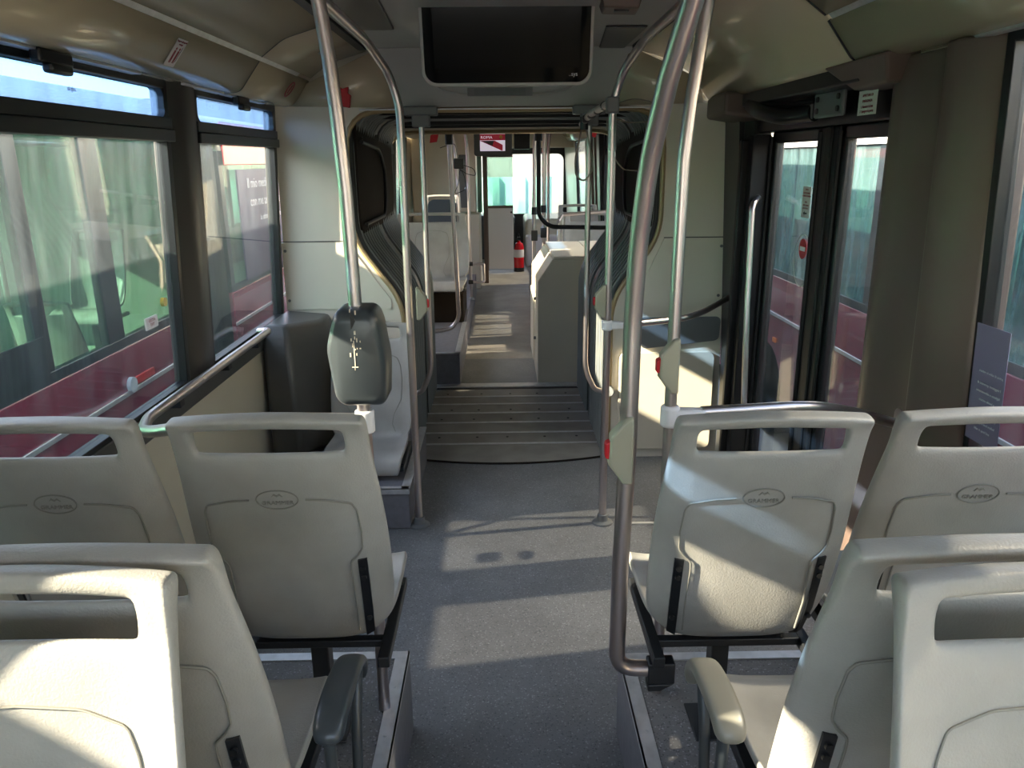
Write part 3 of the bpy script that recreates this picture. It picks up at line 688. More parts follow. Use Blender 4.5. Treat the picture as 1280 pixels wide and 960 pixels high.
# near pair, back to back
n1 = place(copy_tree(proto), (-.568, 1.00, PZ), 1, 'near left seat turned to the front, its side showing behind the sunlit seat back')
n2 = place(copy_tree(proto), (.636, .985, PZ), 1, 'near right seat turned to the front, mostly hidden behind the nearest seat back')
armrest(n1, .262, .09, .345, .49, 'dgrey'); armrest(n2, -.258, .09, .325, .49, 'arm')
r1 = seat_proto('nearest left seat back facing the camera, crossed by bright sun'); place(r1, (-.592, .72, PZ), -1)
r2 = place(copy_tree(r1), (.652, .688, PZ), -1, 'nearest right seat back facing the camera, in lilac shade')
for q in (n1, n2): q['group'] = 'near seats turned to the front'
for q in (r1, r2): q['group'] = 'nearest seats facing the camera'
# seats of the same blocks outside the frame to the sides stay unbuilt
# rear-facing single seat by the joint
sj = seat_proto('pale grey single seat facing the camera on the low platform left of the joint', ped=.10); place(sj, (-.688, 3.86, -.075), -1)
# wide seat across the joint and the seats beyond
sw = seat_proto('wide grey seat facing back on the platform beyond the left of the joint', wide=1.62, ped=0, detail=True); place(sw, (-.635, 7.13, .275), -1)
tag(MB().box(-1.15, -.35, 6.9, 7.6, .262, .53).build('seat_box', M['dbrown'], bevel=.008), 'dark brown equipment box under the wide seat', 'box')
hp = seat_proto('pale seat with dark grey headrest pad beyond the wide seat', ped=.38, detail=False); place(hp, (-.66, 8.9, .36), -1)
pd = MB().prism(rrect(-.16, .16, .50, .90, .07), 'y', .0, .03); pd.build('headrest_pad', M['seatgrey'], hp)
sr = seat_proto('grey seat back behind the beige cabinet, facing back', wide=1.1, ped=.235, detail=False); place(sr, (.82, 7.35, .25), -1)
sr2 = place(copy_tree(sr), (.86, 8.7, .25), -1, 'grey seat further forward on the right, behind the rail over the cabinet')
# seat side handle by the far left seats
e = thing('seat_grab_handle', 'small black and steel loop handle on the aisle side of the far left seats', 'handle', (-.282, 7.22, .58))
MB().tube([(0, 0, .17), (.12, 0, .17), (.12, 0, .0), (0, 0, .0)], .012, 10, .02).build('loop', M['chrome'], e)
for zz in (0, .17): MB().cyl((-.03, 0, zz), (.015, 0, zz), .02).build('clamp', M['blackm'], e)

# ================================================================== POLES AND RAILS
def stop_button(parent_label, loc, name='stop_button_box', s=1.0, k=-1):
    e = thing(name, parent_label, 'stop button', loc)
    o = [(0, -.085), (.0, .085), (k*.018, .08), (k*.055, .035), (k*.058, -.035), (k*.022, -.085)]
    o = [(x*s, z*s) for x, z in o]
    MB().prism(o, 'y', -.022*s, .022*s).build('housing', M['greyg'], e, bevel=.006)
    MB().prism([(k*.052*s, -.025*s), (k*.052*s, .025*s), (k*.066*s, .018*s), (k*.066*s, -.018*s)], 'y', -.014*s, .014*s).build('button', M['red'], e, bevel=.003)
    return e
e = thing('bent_grab_pole', 'thick chrome pole bending over the aisle to the right seats', 'pole', (.27, 1.6, .48))
L0 = Vector((.27, 1.6, .48))
P = [(.345, 1.33, 2.07), (.324, 1.40, 1.932), (.303, 1.47, 1.815), (.288, 1.54, 1.677), (.280, 1.58, 1.521), (.277, 1.6, 1.351), (.276, 1.6, 1.061), (.268, 1.6, .783), (.266, 1.6, .49), (.37, 1.6, .487)]
P = [(.43, 1.22, 2.2)]+P
MB().tube([Vector(p)-L0 for p in P], .0195, 18, .05).build('pole', M['chrome'], e)
MB().box(.070, .135, -.025, .015, -.022, .035).hexa([(.070, -.025, -.042), (.10, -.025, -.042), (.10, .015, -.042), (.070, .015, -.042), (.070, -.025, -.022), (.135, -.025, -.022), (.135, .015, -.022), (.070, .015, -.022)]).build('bracket', M['blackm'], e, bevel=.004)
stop_button('grey green stop button box with red key on the thick bent pole', (.283, 1.585, 1.065), s=.92)
e = thing('grab_pole', 'slim chrome pole rising from behind the right seat with a white clamp', 'pole', (.41, 1.8, .265)); L0 = Vector(e.location)
P = [(.47, 1.8, 2.205), (.449, 1.8, 2.004), (.424, 1.8, 1.80), (.414, 1.8, 1.676), (.412, 1.8, 1.30), (.412, 1.8, .99), (.412, 1.8, .60), (.412, 1.8, .267)]
MB().tube([Vector(p)-L0 for p in P], .0150, 14, .05).build('pole', M['chrome'], e)
MB().cyl((.002, 0, .775), (.002, 0, .83), .024).hexa([(.0, -.022, .785), (.09, -.016, .79), (.09, .016, .79), (.0, .022, .785), (.0, -.022, .822), (.09, -.016, .82), (.09, .016, .82), (.0, .022, .822)]).build('clamp', M['white'], e, bevel=.008)
e['label'] = 'slim chrome pole with a white clamp rising behind the right seat back'
stop_button('grey green stop button box on the slim pole behind the right seat', (.424, 1.79, 1.20), s=.82)
e = thing('grab_rail', 'chrome rail from the white clamp along the right seat tops to the brown pillar', 'rail', (.49, 1.8, 1.073)); L0 = Vector(e.location)
MB().tube([Vector(p)-L0 for p in ((.49, 1.8, 1.076), (.775, 1.84, 1.075), (.93, 1.95, 1.022), (1.12, 2.05, .948))], .015, 14, .08).build('rail', M['chrome'], e)
o = plate('flange', [rrect(-.022, .022, -.045, .045, .02)], .006, M['chrome'], e, Vector((1.121, 2.05, .948))-L0, (0, -1, 0), (0, 0, 1), bev=.001)
e = thing('grab_pole', 'chrome pole carrying the dark ticket validator on the left', 'pole', (-.333, 1.75, .265)); L0 = Vector(e.location)
P = [(-.40, 1.72, 2.205), (-.37, 1.75, 2.001), (-.357, 1.75, 1.886), (-.348, 1.75, 1.766), (-.341, 1.75, 1.616), (-.338, 1.75, 1.45), (-.334, 1.75, 1.15), (-.331, 1.75, .95), (-.331, 1.75, .267)]
MB().tube([Vector(p)-L0 for p in P], .0155, 14, .05).build('pole', M['chrome'], e)
MB().cyl((.001, 0, .79), (.001, 0, .845), .023).build('clamp', M['white'], e, bevel=.004)
# validator
e = thing('ticket_validator', 'dark grey scuffed ticket validator box clamped on the left pole', 'ticket validator', (-.338, 1.735, 1.245))
out = fillet([(-.037, .118), (.047, .118), (.060, .09), (.074, -.01), (.068, -.108), (-.030, -.108), (-.048, -.09), (-.062, .03)], .02, 5)
vb = MB(); n = len(out)
ring = [[(x*s_, y, z*s_+.0) for x, z in out] for y, s_ in ((-.052, .80), (-.046, .93), (-.035, .985), (-.01, 1.0), (.05, 1.0), (.07, .96))]
vs = [p for g in ring for p in g]; fs = [tuple(range(n)), tuple(range((len(ring)-1)*n, len(ring)*n))[::-1]]
for i in range(len(ring)-1):
    for j in range(n): fs.append((i*n+j, (i+1)*n+j, (i+1)*n+(j+1) % n, i*n+(j+1) % n))
vb.add(vs, fs); vb.build('housing', M['dgrey'], e, ang=60)
sc = MB(); random.seed(5)
for i in range(14):
    x = random.gauss(.005, .009); z = random.gauss(.045, .028); sc.box(x, x+random.uniform(.001, .004), -.0530, -.0522, z, z+random.uniform(.002, .010))
sc.box(.004, .006, -.053, -.0522, -.01, .05); sc.box(-.002, .012, -.053, -.0522, -.012, -.010)
sc.build('scuff_mark', M['pale'], e)
MB().prism([(.001, .117), (.012, .095), (.001, .075)], 'y', -.0535, -.05).build('keyhole_cap', M['blackp'], e)
# ceiling rails bending down to the floor poles
for k, x, lab in ((-1, -.410, 'left'), (1, .468, 'right')):
    e = thing('grab_pole', 'tall chrome pole on the %s before the joint, curving along the ceiling' % lab, 'pole', (x, 3.36, 0)); L0 = Vector(e.location)
    xc = x+k*.085
    MB().tube([Vector(p)-L0 for p in ((x, 3.36, .0), (x, 3.36, 1.9), (x+k*.035, 3.34, 2.02), (xc, 3.12, 2.115), (xc+k*.01, 2.3, 2.13), (xc+k*.02, -.5, 2.13))], .017, 14, .10).build('pole', M['chrome'], e)
    MB().lathe([(.0, .0), (.05, .0), (.048, .008), (.028, .016), (.024, .045), (.018, .048)], (0, 0, 0)).build('floor_flange', M['mgrey'], e)
    br = MB()
    for yy in (2.2, 1.0): br.cyl((xc-x+k*.01, yy-3.36, 2.13), (xc-x+k*.06, yy-3.36, 2.20), .012)
    br.build('ceiling_bracket', M['dgrey'], e)
    stop_button('grey green stop button box on the %s pole before the joint' % lab, (x-.0+(.035 if k < 0 else -.012), 3.34, 1.08), s=.85, k=(1 if k < 0 else -1))
    # rail bow in the opening
    xb = CX+k*.43
    e = thing('joint_rail', 'slim steel bow rail down the %s edge of the joint opening' % lab, 'rail', (xb, 4.15, .4)); L0 = Vector(e.location)
    MB().tube([Vector(p)-L0 for p in ((xb, 4.15, 1.90), (xb, 4.15, .55), (xb+k*.06, 4.17, .42), (xb+k*.14, 4.19, .41))], .0145, 12, .09).build('rail', M['chrome'], e)
    MB().box(-.045, .045, -.03, .03, 1.445, 1.53).box(-.085, .085, -.035, .035, 1.50, 1.545).build('bracket', M['mgrey'], e, bevel=.006)
    MB().cyl((k*.14, .03, .01), (k*.15, .045, .01), .03).build('flange', M['mgrey'], e)
    # rails on the far side of the joint
    xb = CX+k*.25
    pts = [(xb, 5.80, 1.86), (xb, 5.80, 1.28), (xb+k*.08, 5.80, 1.20), (xb+k*.50, 5.79, 1.19), (xb+k*.60, 5.72, 1.19)] if k > 0 else [(CX-.395, 5.80, 1.84), (CX-.36, 5.80, .52), (CX-.42, 5.79, .44), (CX-.60, 5.72, .43)]
    e = thing('joint_rail', 'black edged bow rail at the far %s side of the joint' % lab, 'rail', pts[0][:2]+(pts[-1][2],)); L0 = Vector(e.location)
    MB().tube([Vector(p)-L0 for p in pts], .0165, 12, .10).build('rail', M['blackm'] if k > 0 else M['chrome'], e)
    MB().cyl((0, 0, pts[0][2]-L0.z-.05), (0, 0, pts[0][2]-L0.z+.02), .028).build('socket', M['blackm'], e)
# clamp bar joining right poles
e = thing('clamp_bar', 'short chrome bar with black rings between the two poles top right of the joint', 'bar', (.40, 3.75, 1.88)); L0 = Vector(e.location)
MB().tube([(.055, -.38, .02), (.02, .0, .0), (.02, .38, -.03)], .016, 12, .05).build('bar', M['chrome'], e)
for i in range(4): MB().cyl((.05-i*.012, -.30+.14*i, .017-.01*i), (.048-i*.012, -.27+.14*i, .016-.01*i), .019).build('ring', M['blackm'], e)
MB().box(.04, .092, -.42, -.37, -.02, .045).build('pole_clamp', M['mgrey'], e, bevel=.008)
e = thing('grab_rail', 'chrome rail from the right pole across to the door side of the bulkhead', 'rail', (.48, 3.36, .965)); L0 = Vector(e.location)
MB().tube([Vector(p)-L0 for p in ((.54, 3.37, .965), (.86, 3.55, .955), (1.02, 3.8, .94), (1.21, 4.0, .98))], .015, 12, .1).build('rail', M['chrome'], e)
MB().cyl((-.012, 0, -.02), (-.012, 0, .025), .026).hexa([(0, -.02, -.015), (.09, -.01, -.012), (.09, .02, -.012), (0, .02, -.015), (0, -.02, .02), (.09, -.01, .015), (.09, .02, .015), (0, .02, .02)]).build('clamp', M['white'], e, bevel=.008)
# left wall rail
e = thing('wall_rail', 'chrome rail along the left wall under the windows, turning in behind the seat', 'rail', (-1.12, 2.4, .905)); L0 = Vector(e.location)
MB().tube([Vector(p)-L0 for p in ((-1.175, 3.64, .90), (-1.12, 3.63, .905), (-1.115, 2.30, .915), (-1.00, 2.02, .965), (-.62, 1.80, 1.075), (-.345, 1.75, 1.085))], .017, 14, .07).build('rail', M['chrome'], e)
br = MB()
for yy in (2.6, 3.1, 3.5): br.box(-.07, -.01, yy-2.42, yy-2.38, -.05, -.02)
br.build('bracket', M['blackm'], e, bevel=.003)

# ================================================================== FITTINGS, REAR SECTION
# hung display
e = thing('information_display', 'large black flat screen hanging from the ceiling over the aisle', 'display', (.031, 3.06, 1.962))
tl = Vector((0, -.21, 1)).normalized(); fn = Vector((1, 0, 0)).cross(tl)
plate('casing', [rrect(-.312, .312, -.010, .46, .05)], .05, M['ceil'], e, Vector((0, .03, 0)), (1, 0, 0), tl, bev=.004)
so = plate('screen', [rrect(-.304, .304, .0, .455, .045)], .004, M['screen'], e, Vector((0, .03, 0))+fn*.027, (1, 0, 0), tl)
plate('active_area', [rrect(-.268, .268, .05, .45, .002)], .001, mat('screen_active', '#07080c', .14, spec=.12), e, Vector((0, .03, 0))+fn*.0295, (1, 0, 0), tl)
text('logo_text', '..sys', .02, M['whiteink'], e, Vector((.245, .03, 0))+fn*.0297+tl*.028, (1, 0, 0), tl, ext=.0003)
MB().box(-.12, .12, .05, .12, .1, .26).build('mount', M['dgrey'], e, bevel=.004)
# lamp covers in the ceiling
def lampcover(lab, pts):
    e = thing('ceiling_light', lab, 'light', (sum(p[0] for p in pts)/4, sum(p[1] for p in pts)/4, 2.2)); c = e.location
    q = [(p[0]-c.x, p[1]-c.y) for p in pts]
    MB().prism([(x*1.04, y*1.02) for x, y in q], 'z', -.002, .004).build('frame', M['blackm'], e, bevel=.002)
    MB().prism(q, 'z', -.006, .003).build('diffuser', M['lamp'], e, bevel=.003)
lampcover('dark rectangular lamp cover in the ceiling left of the screen', [(-.61, 2.2), (-.37, 2.2), (-.43, 3.43), (-.61, 3.43)])
lampcover('dark slanted lamp cover in the ceiling right of the screen', [(.445, 3.43), (.61, 3.43), (.61, 4.02), (.49, 4.02)])
e = thing('ceiling_sensor', 'small worn brown box on the ceiling right of the screen', 'sensor', (.42, 2.95, 2.2))
MB().hexa([(-.06, -.09, -.025), (.06, -.09, -.03), (.07, .04, -.03), (-.05, .05, -.025), (-.07, -.10, .006), (.07, -.10, .006), (.08, .06, .006), (-.06, .06, .006)]).build('housing', M['brown'], e, bevel=.006)
MB().box(-.02, .03, -.06, -.04, -.034, -.028).build('slot', M['blackp'], e)
# no-smoking roundel & stickers on the left cove
nv = (Vector((-1.0, 0, 2.03))-Vector((-1.015, 0, 1.995))).normalized()
P0, P1 = Vector((-1.05, 0, 1.965)), Vector((-.965, 0, 2.075)); cv = (P1-P0).normalized(); 
def on_cove(y, t, off=.009):
    p = P0.lerp(P1, t); return Vector((p.x, y, p.z))+Vector((cv.z, 0, -cv.x))*off
def fig(e, nn):
    for dy, hh in ((-.012, .0), (.012, .0)):
        plate('figure', [fillet([(-.006+dy, -.035), (-.002+dy, -.035), (dy, -.01), (.002+dy, -.035), (.006+dy, -.035), (.006+dy, .008), (-.006+dy, .008)], .001)], .0006, M['redink'], e, nn*.0012, (0, 1, 0), cv)
        plate('figure_head', [circ(dy, .014, .0045)], .0006, M['redink'], e, nn*.0012, (0, 1, 0), cv)
    plate('figure_pole', [[(.024, -.03), (.0255, -.03), (.0255, .022), (.024, .022)]], .0006, M['blackink'], e, nn*.0012, (0, 1, 0), cv)
label_plate('cove_sticker', 'white sticker with two red figures on the left ceiling panel', on_cove(2.60, .46), .075, .095, [('Reggersi agli appositi', .040), ('sostegni', .030)], (0, 1, 0), cv, sz=.0085, extra=fig)
e = thing('no_smoking_sticker', 'red circle outline sticker on the left ceiling panel near the bulkhead', 'sticker', on_cove(3.93, .5, .012))
plate('ring', [circ(0, 0, .042), circ(0, 0, .035)], .003, M['redink'], e, (0, 0, 0), (0, 1, 0), cv)
plate('bar', [[(-.005, -.022), (.001, -.022), (.006, .022), (.0, .022)]], .003, M['redink'], e, (0, 0, 0), (0, 1, 0), cv)
e = thing('emergency_hammer_holder', 'small red bracket on the cream corner panel left of the opening', 'bracket', (-.775, 4.15, 2.0))
MB().prism([(-.03, -.05), (.02, -.06), (.03, .0), (.015, .01), (.02, .04), (-.01, .03), (-.03, .045)], 'y', -.03, .0).build('bracket', M['red'], e, bevel=.004)
e = thing('cove_speaker', 'oval grey speaker patch on the upper cream panel near the bulkhead', 'speaker', (-.80, 3.86, 2.172))
plate('grille', [circ(0, 0, .05, .035)], .008, M['mgrey'], e, (0, 0, 0), (0, 1, 0), (.96, 0, .28))
# loose wire loops top right
e = thing('loose_cable', 'thin grey cable looping down from the clamp bar at the top right', 'cable', (.49, 3.7, 1.9))
MB().tube([(0, 0, 0), (.12, .05, .05), (.24, .1, .03), (.26, .15, -.05), (.1, .1, -.06), (.0, .05, -.02), (.04, .1, -.2), (.10, .15, -.27), (.2, .3, -.28)], .003, 6, .08).build('cable', M['wire'], e)
e = thing('hanging_strap', 'thin grey loop hanging below the clamp bar right of the aisle', 'strap', (.41, 4.0, 1.84))
MB().tube([(0, 0, 0), (-.035, 0, -.16), (-.03, 0, -.24), (.01, 0, -.27), (.055, 0, -.22), (.05, 0, -.15), (.015, 0, 0)], .0045, 6, .05).build('loop', M['wire'], e)
MB().cyl((.008, 0, -.02), (.008, 0, .04), .02).build('knot', M['blackm'], e)
# wheel arch / heater housing by the left window
e = thing('heater_housing', 'dark grey moulded housing in the corner under the far left window', 'housing', (-1.19, 3.72, .0))
hh = MB(); hh.add([(0, 0, .22), (.15, 0, .22), (.29, .22, .22), (.29, .47, .22), (0, .47, .22), (0, 0, .79), (.13, 0, .79), (.27, .24, .79), (.27, .47, .79), (0, .47, .79), (0, .05, .90), (.11, .07, .90), (.24, .28, .88), (.24, .47, .88), (0, .47, .90)],
  [(0, 4, 3, 2, 1), (0, 1, 6, 5), (1, 2, 7, 6), (2, 3, 8, 7), (4, 0, 5, 9), (5, 6, 11, 10), (6, 7, 12, 11), (7, 8, 13, 12), (9, 5, 10, 14), (10, 11, 12, 13, 14), (3, 4, 9, 14, 13, 8)])
hh.build('housing', M['arch'], e, bevel=.02)
MB().add([(.30, .22, .24), (.33, .30, .24), (.33, .44, .24), (.29, .46, .24), (.29, .22, .62), (.31, .30, .66), (.31, .44, .66), (.27, .46, .66)], [(0, 1, 5, 4), (1, 2, 6, 5), (2, 3, 7, 6), (3, 0, 4, 7), (4, 5, 6, 7), (3, 2, 1, 0)]).build('side_bulge', M['arch'], e, bevel=.03)

# right window sticker (mirrored text, read from outside)
def hand(e, nn):
    mx = (0, 1, 0)
    plate('arrow', [[(-.008, -.018), (.008, -.018), (.008, .002), (.016, .002), (0, .020), (-.016, .002), (-.008, .002)]], .0006, M['whiteink'], e, Vector((0, -.028, .105))+nn*.0012, (0, -1, 0), (0, 0, 1))
    plate('hand_symbol', [fillet([(-.03, -.012), (.0, -.018), (.03, -.016), (.008, -.008), (-.01, .0), (.012, .004), (-.006, .02), (-.016, .01), (-.022, .018), (-.03, .005)], .003)], .0006, M['whiteink'], e, Vector((0, .022, .10))+nn*.0012, (0, 1, 0), (0, 0, 1))
e = thing('window_sticker', 'lilac sticker with white mirrored text and arrow on the right window', 'sticker', (1.193, 1.79, 1.13))
plate('backing', [[(-.075, -.15), (.055, -.15), (.055, .15), (-.075, .15)]], .0012, M['sticker'], e, (0, 0, 0), (0, -1, 0), (-.046, 0, 1))
hand(e, Vector((-1, 0, 0)))
for i, s_ in enumerate(('Munirsi del biglietto', 'prima di salire in vettura', 'I viaggiatori sprovvisti di', 'biglietto o abbonamento', 'a bordo vettura')):
    text('lettering', s_, .0095, M['whiteink'], e, (-.0022, -.0, .055-i*.020-(.01 if i > 1 else 0)), (0, 1, 0), (-.046, 0, 1), ext=.0003)
for i, s_ in enumerate(('Please show your ticket', 'before boarding the bus', 'and keep it valid')):
    text('lettering', s_, .0095, M['whiteink'], e, (-.0022, .0, -.075-i*.018), (0, 1, 0), (-.046, 0, 1), ext=.0003)
e = thing('glazing_mark', 'tiny dark glass maker mark on the left upper window by the latch', 'mark', (-1.147, 2.22, 1.875))
text('lettering', 'safeglass', .018, M['blackink'], e, (.0, 0, 0), (0, 1, 0), (.046, 0, 1), ext=.0002, sx=.7)

# ================================================================== FRONT SECTION
# beige cabinet
e = thing('beige_cabinet', 'grey beige cabinet with a sloped top edge just past the joint on the right', 'cabinet', (.27, 5.76, 0))
MB().add([(0, 0, .0), (.41, 0, .0), (.41, 1.1, 0), (0, 1.1, 0), (0, 0, .80), (0, 1.1, .80), (.11, 0, .965), (.11, 1.1, .965), (.41, 0, .965), (.41, 1.1, .965)],
  [(0, 1, 8, 6, 4), (1, 2, 9, 8), (2, 3, 5, 7, 9), (3, 0, 4, 5), (4, 6, 7, 5), (6, 8, 9, 7), (0, 3, 2, 1)]).build('body', M['cream'], e, bevel=.006)
MB().box(.12, .41, 0, 1.1, .965, .985).build('top_ledge', M['creamg'], e, bevel=.006)
MB().box(-.012, .0, .55, 1.1, .05, .6).build('side_door', M['creamg'], e, bevel=.004)
MB().cyl((-.018, .3, .30), (0, .3, .30), .012).cyl((-.018, .3, .62), (0, .3, .62), .012).build('screw', M['mgrey'], e)
tag(MB().box(.684, 1.2, 5.78, 6.9, 0, .985).build('side_bench_box', M['creamg'], bevel=.01), 'pale box along the right wall beside the beige cabinet', 'box')
# far poles
fp = [(-.448, 8, -.03), (-.33, 8.1, -.005), (-.15, 9.2, 0), (.325, 7.6, .0), (.37, 8.4, .02), (.43, 7.9, .0), (.50, 8.8, .01), (.58, 9.6, 0)]
fl = ['slim steel pole beside the headrest seat', 'slim steel pole next to the tall cream cabinet', 'thin steel pole just left of the driver partition', 'pale pole nearest the aisle past the beige cabinet',
      'second slim pole past the beige cabinet', 'pole with black fittings past the beige cabinet', 'slim pole right of the one with black fittings', 'rightmost slim far pole by the front door']
for i, (x, y, b) in enumerate(fp):
    if i == 2: continue
    e = thing('grab_pole', fl[i], 'pole', (x-b, y, .02), 'far poles in the front section')
    z0 = .02 if i not in (0, 1) else .26
    MB().tube([(0, 0, z0-.02), (0, 0, 1.2), (b, 0, 1.85), (b*2+(-.06 if x < 0 else .06), 0, 2.18)], .016, 10, .15).build('pole', M['chrome'], e)
    MB().lathe([(0, 0), (.04, 0), (.02, .03)], (0, 0, z0-.02)).build('floor_flange', M['mgrey'], e)
    if i in (3, 5): MB().box(-.03, .03, -.03, .03, .9, 1.0).build('fitting', M['blackp'], e, bevel=.006); MB().cyl((0, 0, 1.15), (0, 0, 1.22), .028).build('collar', M['blackp'], e)
# far hoop rail on right seats
e = thing('seat_rail', 'horizontal steel rail behind the far right seats', 'rail', (.6, 7.05, 1.2))
MB().tube([(-.05, 0, .0), (.55, 0, .04)], .014, 10, 0).tube([(-.12, -.5, -.02), (-.05, 0, .0)], .014, 10, 0).build('rail', M['chrome'], e)
MB().cyl((-.05, 0, -.9), (-.05, 0, 0), .013).build('post', M['chrome'], e)
# small lit display
e = thing('small_display', 'small lit route screen reading ROMA hung from the ceiling past the joint', 'display', (-.055, 6.5, 1.715))
plate('casing', [rrect(-.15, .15, 0, .30, .02)], .05, M['blackp'], e, (0, .03, 0), bev=.004)
yy = .001
plate('screen_white', [[(-.105, .035), (.098, .035), (.098, .235), (-.105, .235)]], .002, M['scr_white'], e, (0, yy, 0))
plate('screen_band', [[(-.105, .118), (.098, .118), (.098, .165), (-.105, .165)]], .002, M['scr_red'], e, (0, yy-.0015, 0))
plate('screen_stripe', [[(-.105, .115), (.015, .115), (.078, .082), (.078, .038), (.07, .038)]], .002, M['scr_red'], e, (0, yy-.0015, 0))
plate('screen_shadow', [[(-.09, .113), (.01, .115), (-.005, .075)]], .002, M['scr_dark'], e, (0, yy-.0028, 0))
text('lettering', 'ROMA', .030, M['scr_white'], e, (-.052, yy-.003, .140), ext=.0004, sx=1.1)
plate('crest', [circ(.065, .142, .012, .014)], .002, M['yellow'], e, (0, yy-.002, 0))
text('lettering', 'ROMA', .028, M['scr_dark'], e, (-.052, yy-.003, .19), ext=.0004, sx=1.1)
MB().box(-.05, .05, .02, .08, .28, .492).build('mount', M['blackm'], e)
# driver cab partition
e = thing('cab_wall', 'tall cream cabinet wall behind the driver place on the far left', 'cabinet', (-.68, 10.4, 0))
MB().box(-.48, .40, 0, .9, 0, 1.0).build('base', M['cream'], e, bevel=.02)
MB().box(-.48, .36, .02, .88, 1.02, 2.2).build('upper_cabinet', M['cream'], e, bevel=.02)
MB().box(.14, .24, .0, .025, 1.08, 1.75).build('recessed_panel', M['mgrey'], e, bevel=.005)
MB().box(-.40, .02, -.02, .02, 1.02, 1.06).build('ledge', M['creamg'], e, bevel=.005)
MB().box(.44, .50, .5, .56, 0, 2.1).build('corner_post', M['brown'], e, bevel=.01)
MB().box(.37, .43, .3, .34, 1.0, 1.95).build('green_strip', mat('green_glass', '#1f6b55', .2), e)
e = thing('driver_door', 'half open driver cab door with clear upper glass and white lower panel', 'door', (-.19, 11.9, .06))
MB().box(0, .38, 0, .02, .0, .92).build('lower_panel', M['white'], e, bevel=.004)
MB().box(-.02, .0, -.005, .025, -.02, 1.70).box(0, .38, -.003, .023, .92, .96).box(0, .38, -.003, .023, 1.66, 1.70).box(-.05, -.02, -.03, .05, -.05, 1.72).build('frame', M['brown'], e, bevel=.004)
MB().box(0, .375, .008, .012, .96, 1.66).build('pane', M['gnear'], e)
MB().cyl((.35, -.03, .86), (.35, .0, .86), .015).build('handle', M['blackm'], e)
e = thing('fire_extinguisher', 'red fire extinguisher with white label standing by the driver door', 'fire extinguisher', (.275, 12.08, .002))
MB().lathe([(0, 0), (.075, 0), (.078, .03), (.078, .38), (.06, .43), (.025, .45), (.02, .49), (0, .49)], (0, 0, 0)).build('cylinder', M['extred'], e)
MB().lathe([(.0785, .22), (.0795, .23), (.0795, .33), (.0785, .34)], (0, 0, 0)).build('label_band', M['paper'], e)
MB().tube([(0, 0, .48), (.0, -.05, .60), (-.05, -.05, .50), (-.08, -.03, .35)], .012, 8, .05).box(-.02, .02, -.05, .02, .48, .53).build('hose', M['blackp'], e)
MB().lathe([(.08, .0), (.082, .0), (.082, .06), (.08, .06)], (0, 0, 0)).build('base_ring', M['blackp'], e)
e = thing('dashboard', 'cream front console under the windscreen', 'dashboard', (.7, 12.6, 0))
MB().box(-.30, .45, .2, 1.6, 0, .75).build('console', M['cream'], e, bevel=.06)
MB().box(-.30, .45, -.05, .5, 0, .5).build('step_box', M['white'], e, bevel=.04)
tag(MB().hexa([(-1.1, 13.6, .0), (.25, 13.6, 0), (.25, 14.4, 0), (-1.1, 14.4, 0), (-1.1, 13.7, .78), (.25, 13.9, .72), (.25, 14.4, .72), (-1.1, 14.4, .78)]).build('front_console', M['dgrey'], bevel=.04), 'dark dashboard under the windscreen seen through the cab door', 'dashboard')
# front fascia and windscreen
o = plate('wall_front_end', [[(-1.2, -.05), (1.24, -.05), (1.24, 2.3), (-1.2, 2.3)], rrect(-1.12, 1.16, .72, 1.78, .12)], .06, M['frame'], None, (0, YE, 0)); struct(o)
p = MB().box(-1.12, 1.16, YE+.01, YE+.02, .72, 1.78); struct(p.build('window_windscreen', M['glass']))
struct(MB().box(-1.15, 1.18, 12.8, 12.9, 1.86, 2.2).build('ceiling_fascia', M['cream'], bevel=.02))
tag(MB().box(-.42, -.20, 11.2, 11.4, 1.78, 2.206).build('overhead_box', M['blackp'], bevel=.01), 'black box under the ceiling left behind the small screen', 'box')
tag(MB().box(.20, .42, 11.2, 11.4, 1.82, 2.206).build('overhead_box', M['blackp'], bevel=.01), 'black box under the ceiling right behind the small screen', 'box')
# far right door zone
for i, (a, b) in enumerate(((7.3, 7.62), (9.05, 9.3), (9.9, 10.1))):
    mb = MB(); wb(mb, 1, a, b, 0, 1.95, -.06, .05); struct(mb.build('trim_door_post', M['brown'] if i != 1 else M['frame'], bevel=.015))
door(2, 7.62, 9.05, ((7.7, 8.3), (8.32, 9.0)), X=1.24)
mb = MB(); wb(mb, 1, 9.3, 10.9, 0, 1.95, -.02, .05); struct(mb.build('wall_right', M['brown']))
side_window(10, 1, 10.9, 12.4, hop=False)
for yy in (9.6, 10.4):
    mb = MB(); wb(mb, 1, yy, yy+.12, 0, 1.95, -.05, -.015); struct(mb.build('trim_rib', M['brown'], bevel=.01))
mb = MB(); wb(mb, -1, 9.6, YE, .8, 1.96, 0, .05); struct(mb.build('wall_left', M['cream']))
mb = MB(); wb(mb, 1, 12.4, YE, .8, 1.96, 0, .05); struct(mb.build('wall_right', M['cream']))
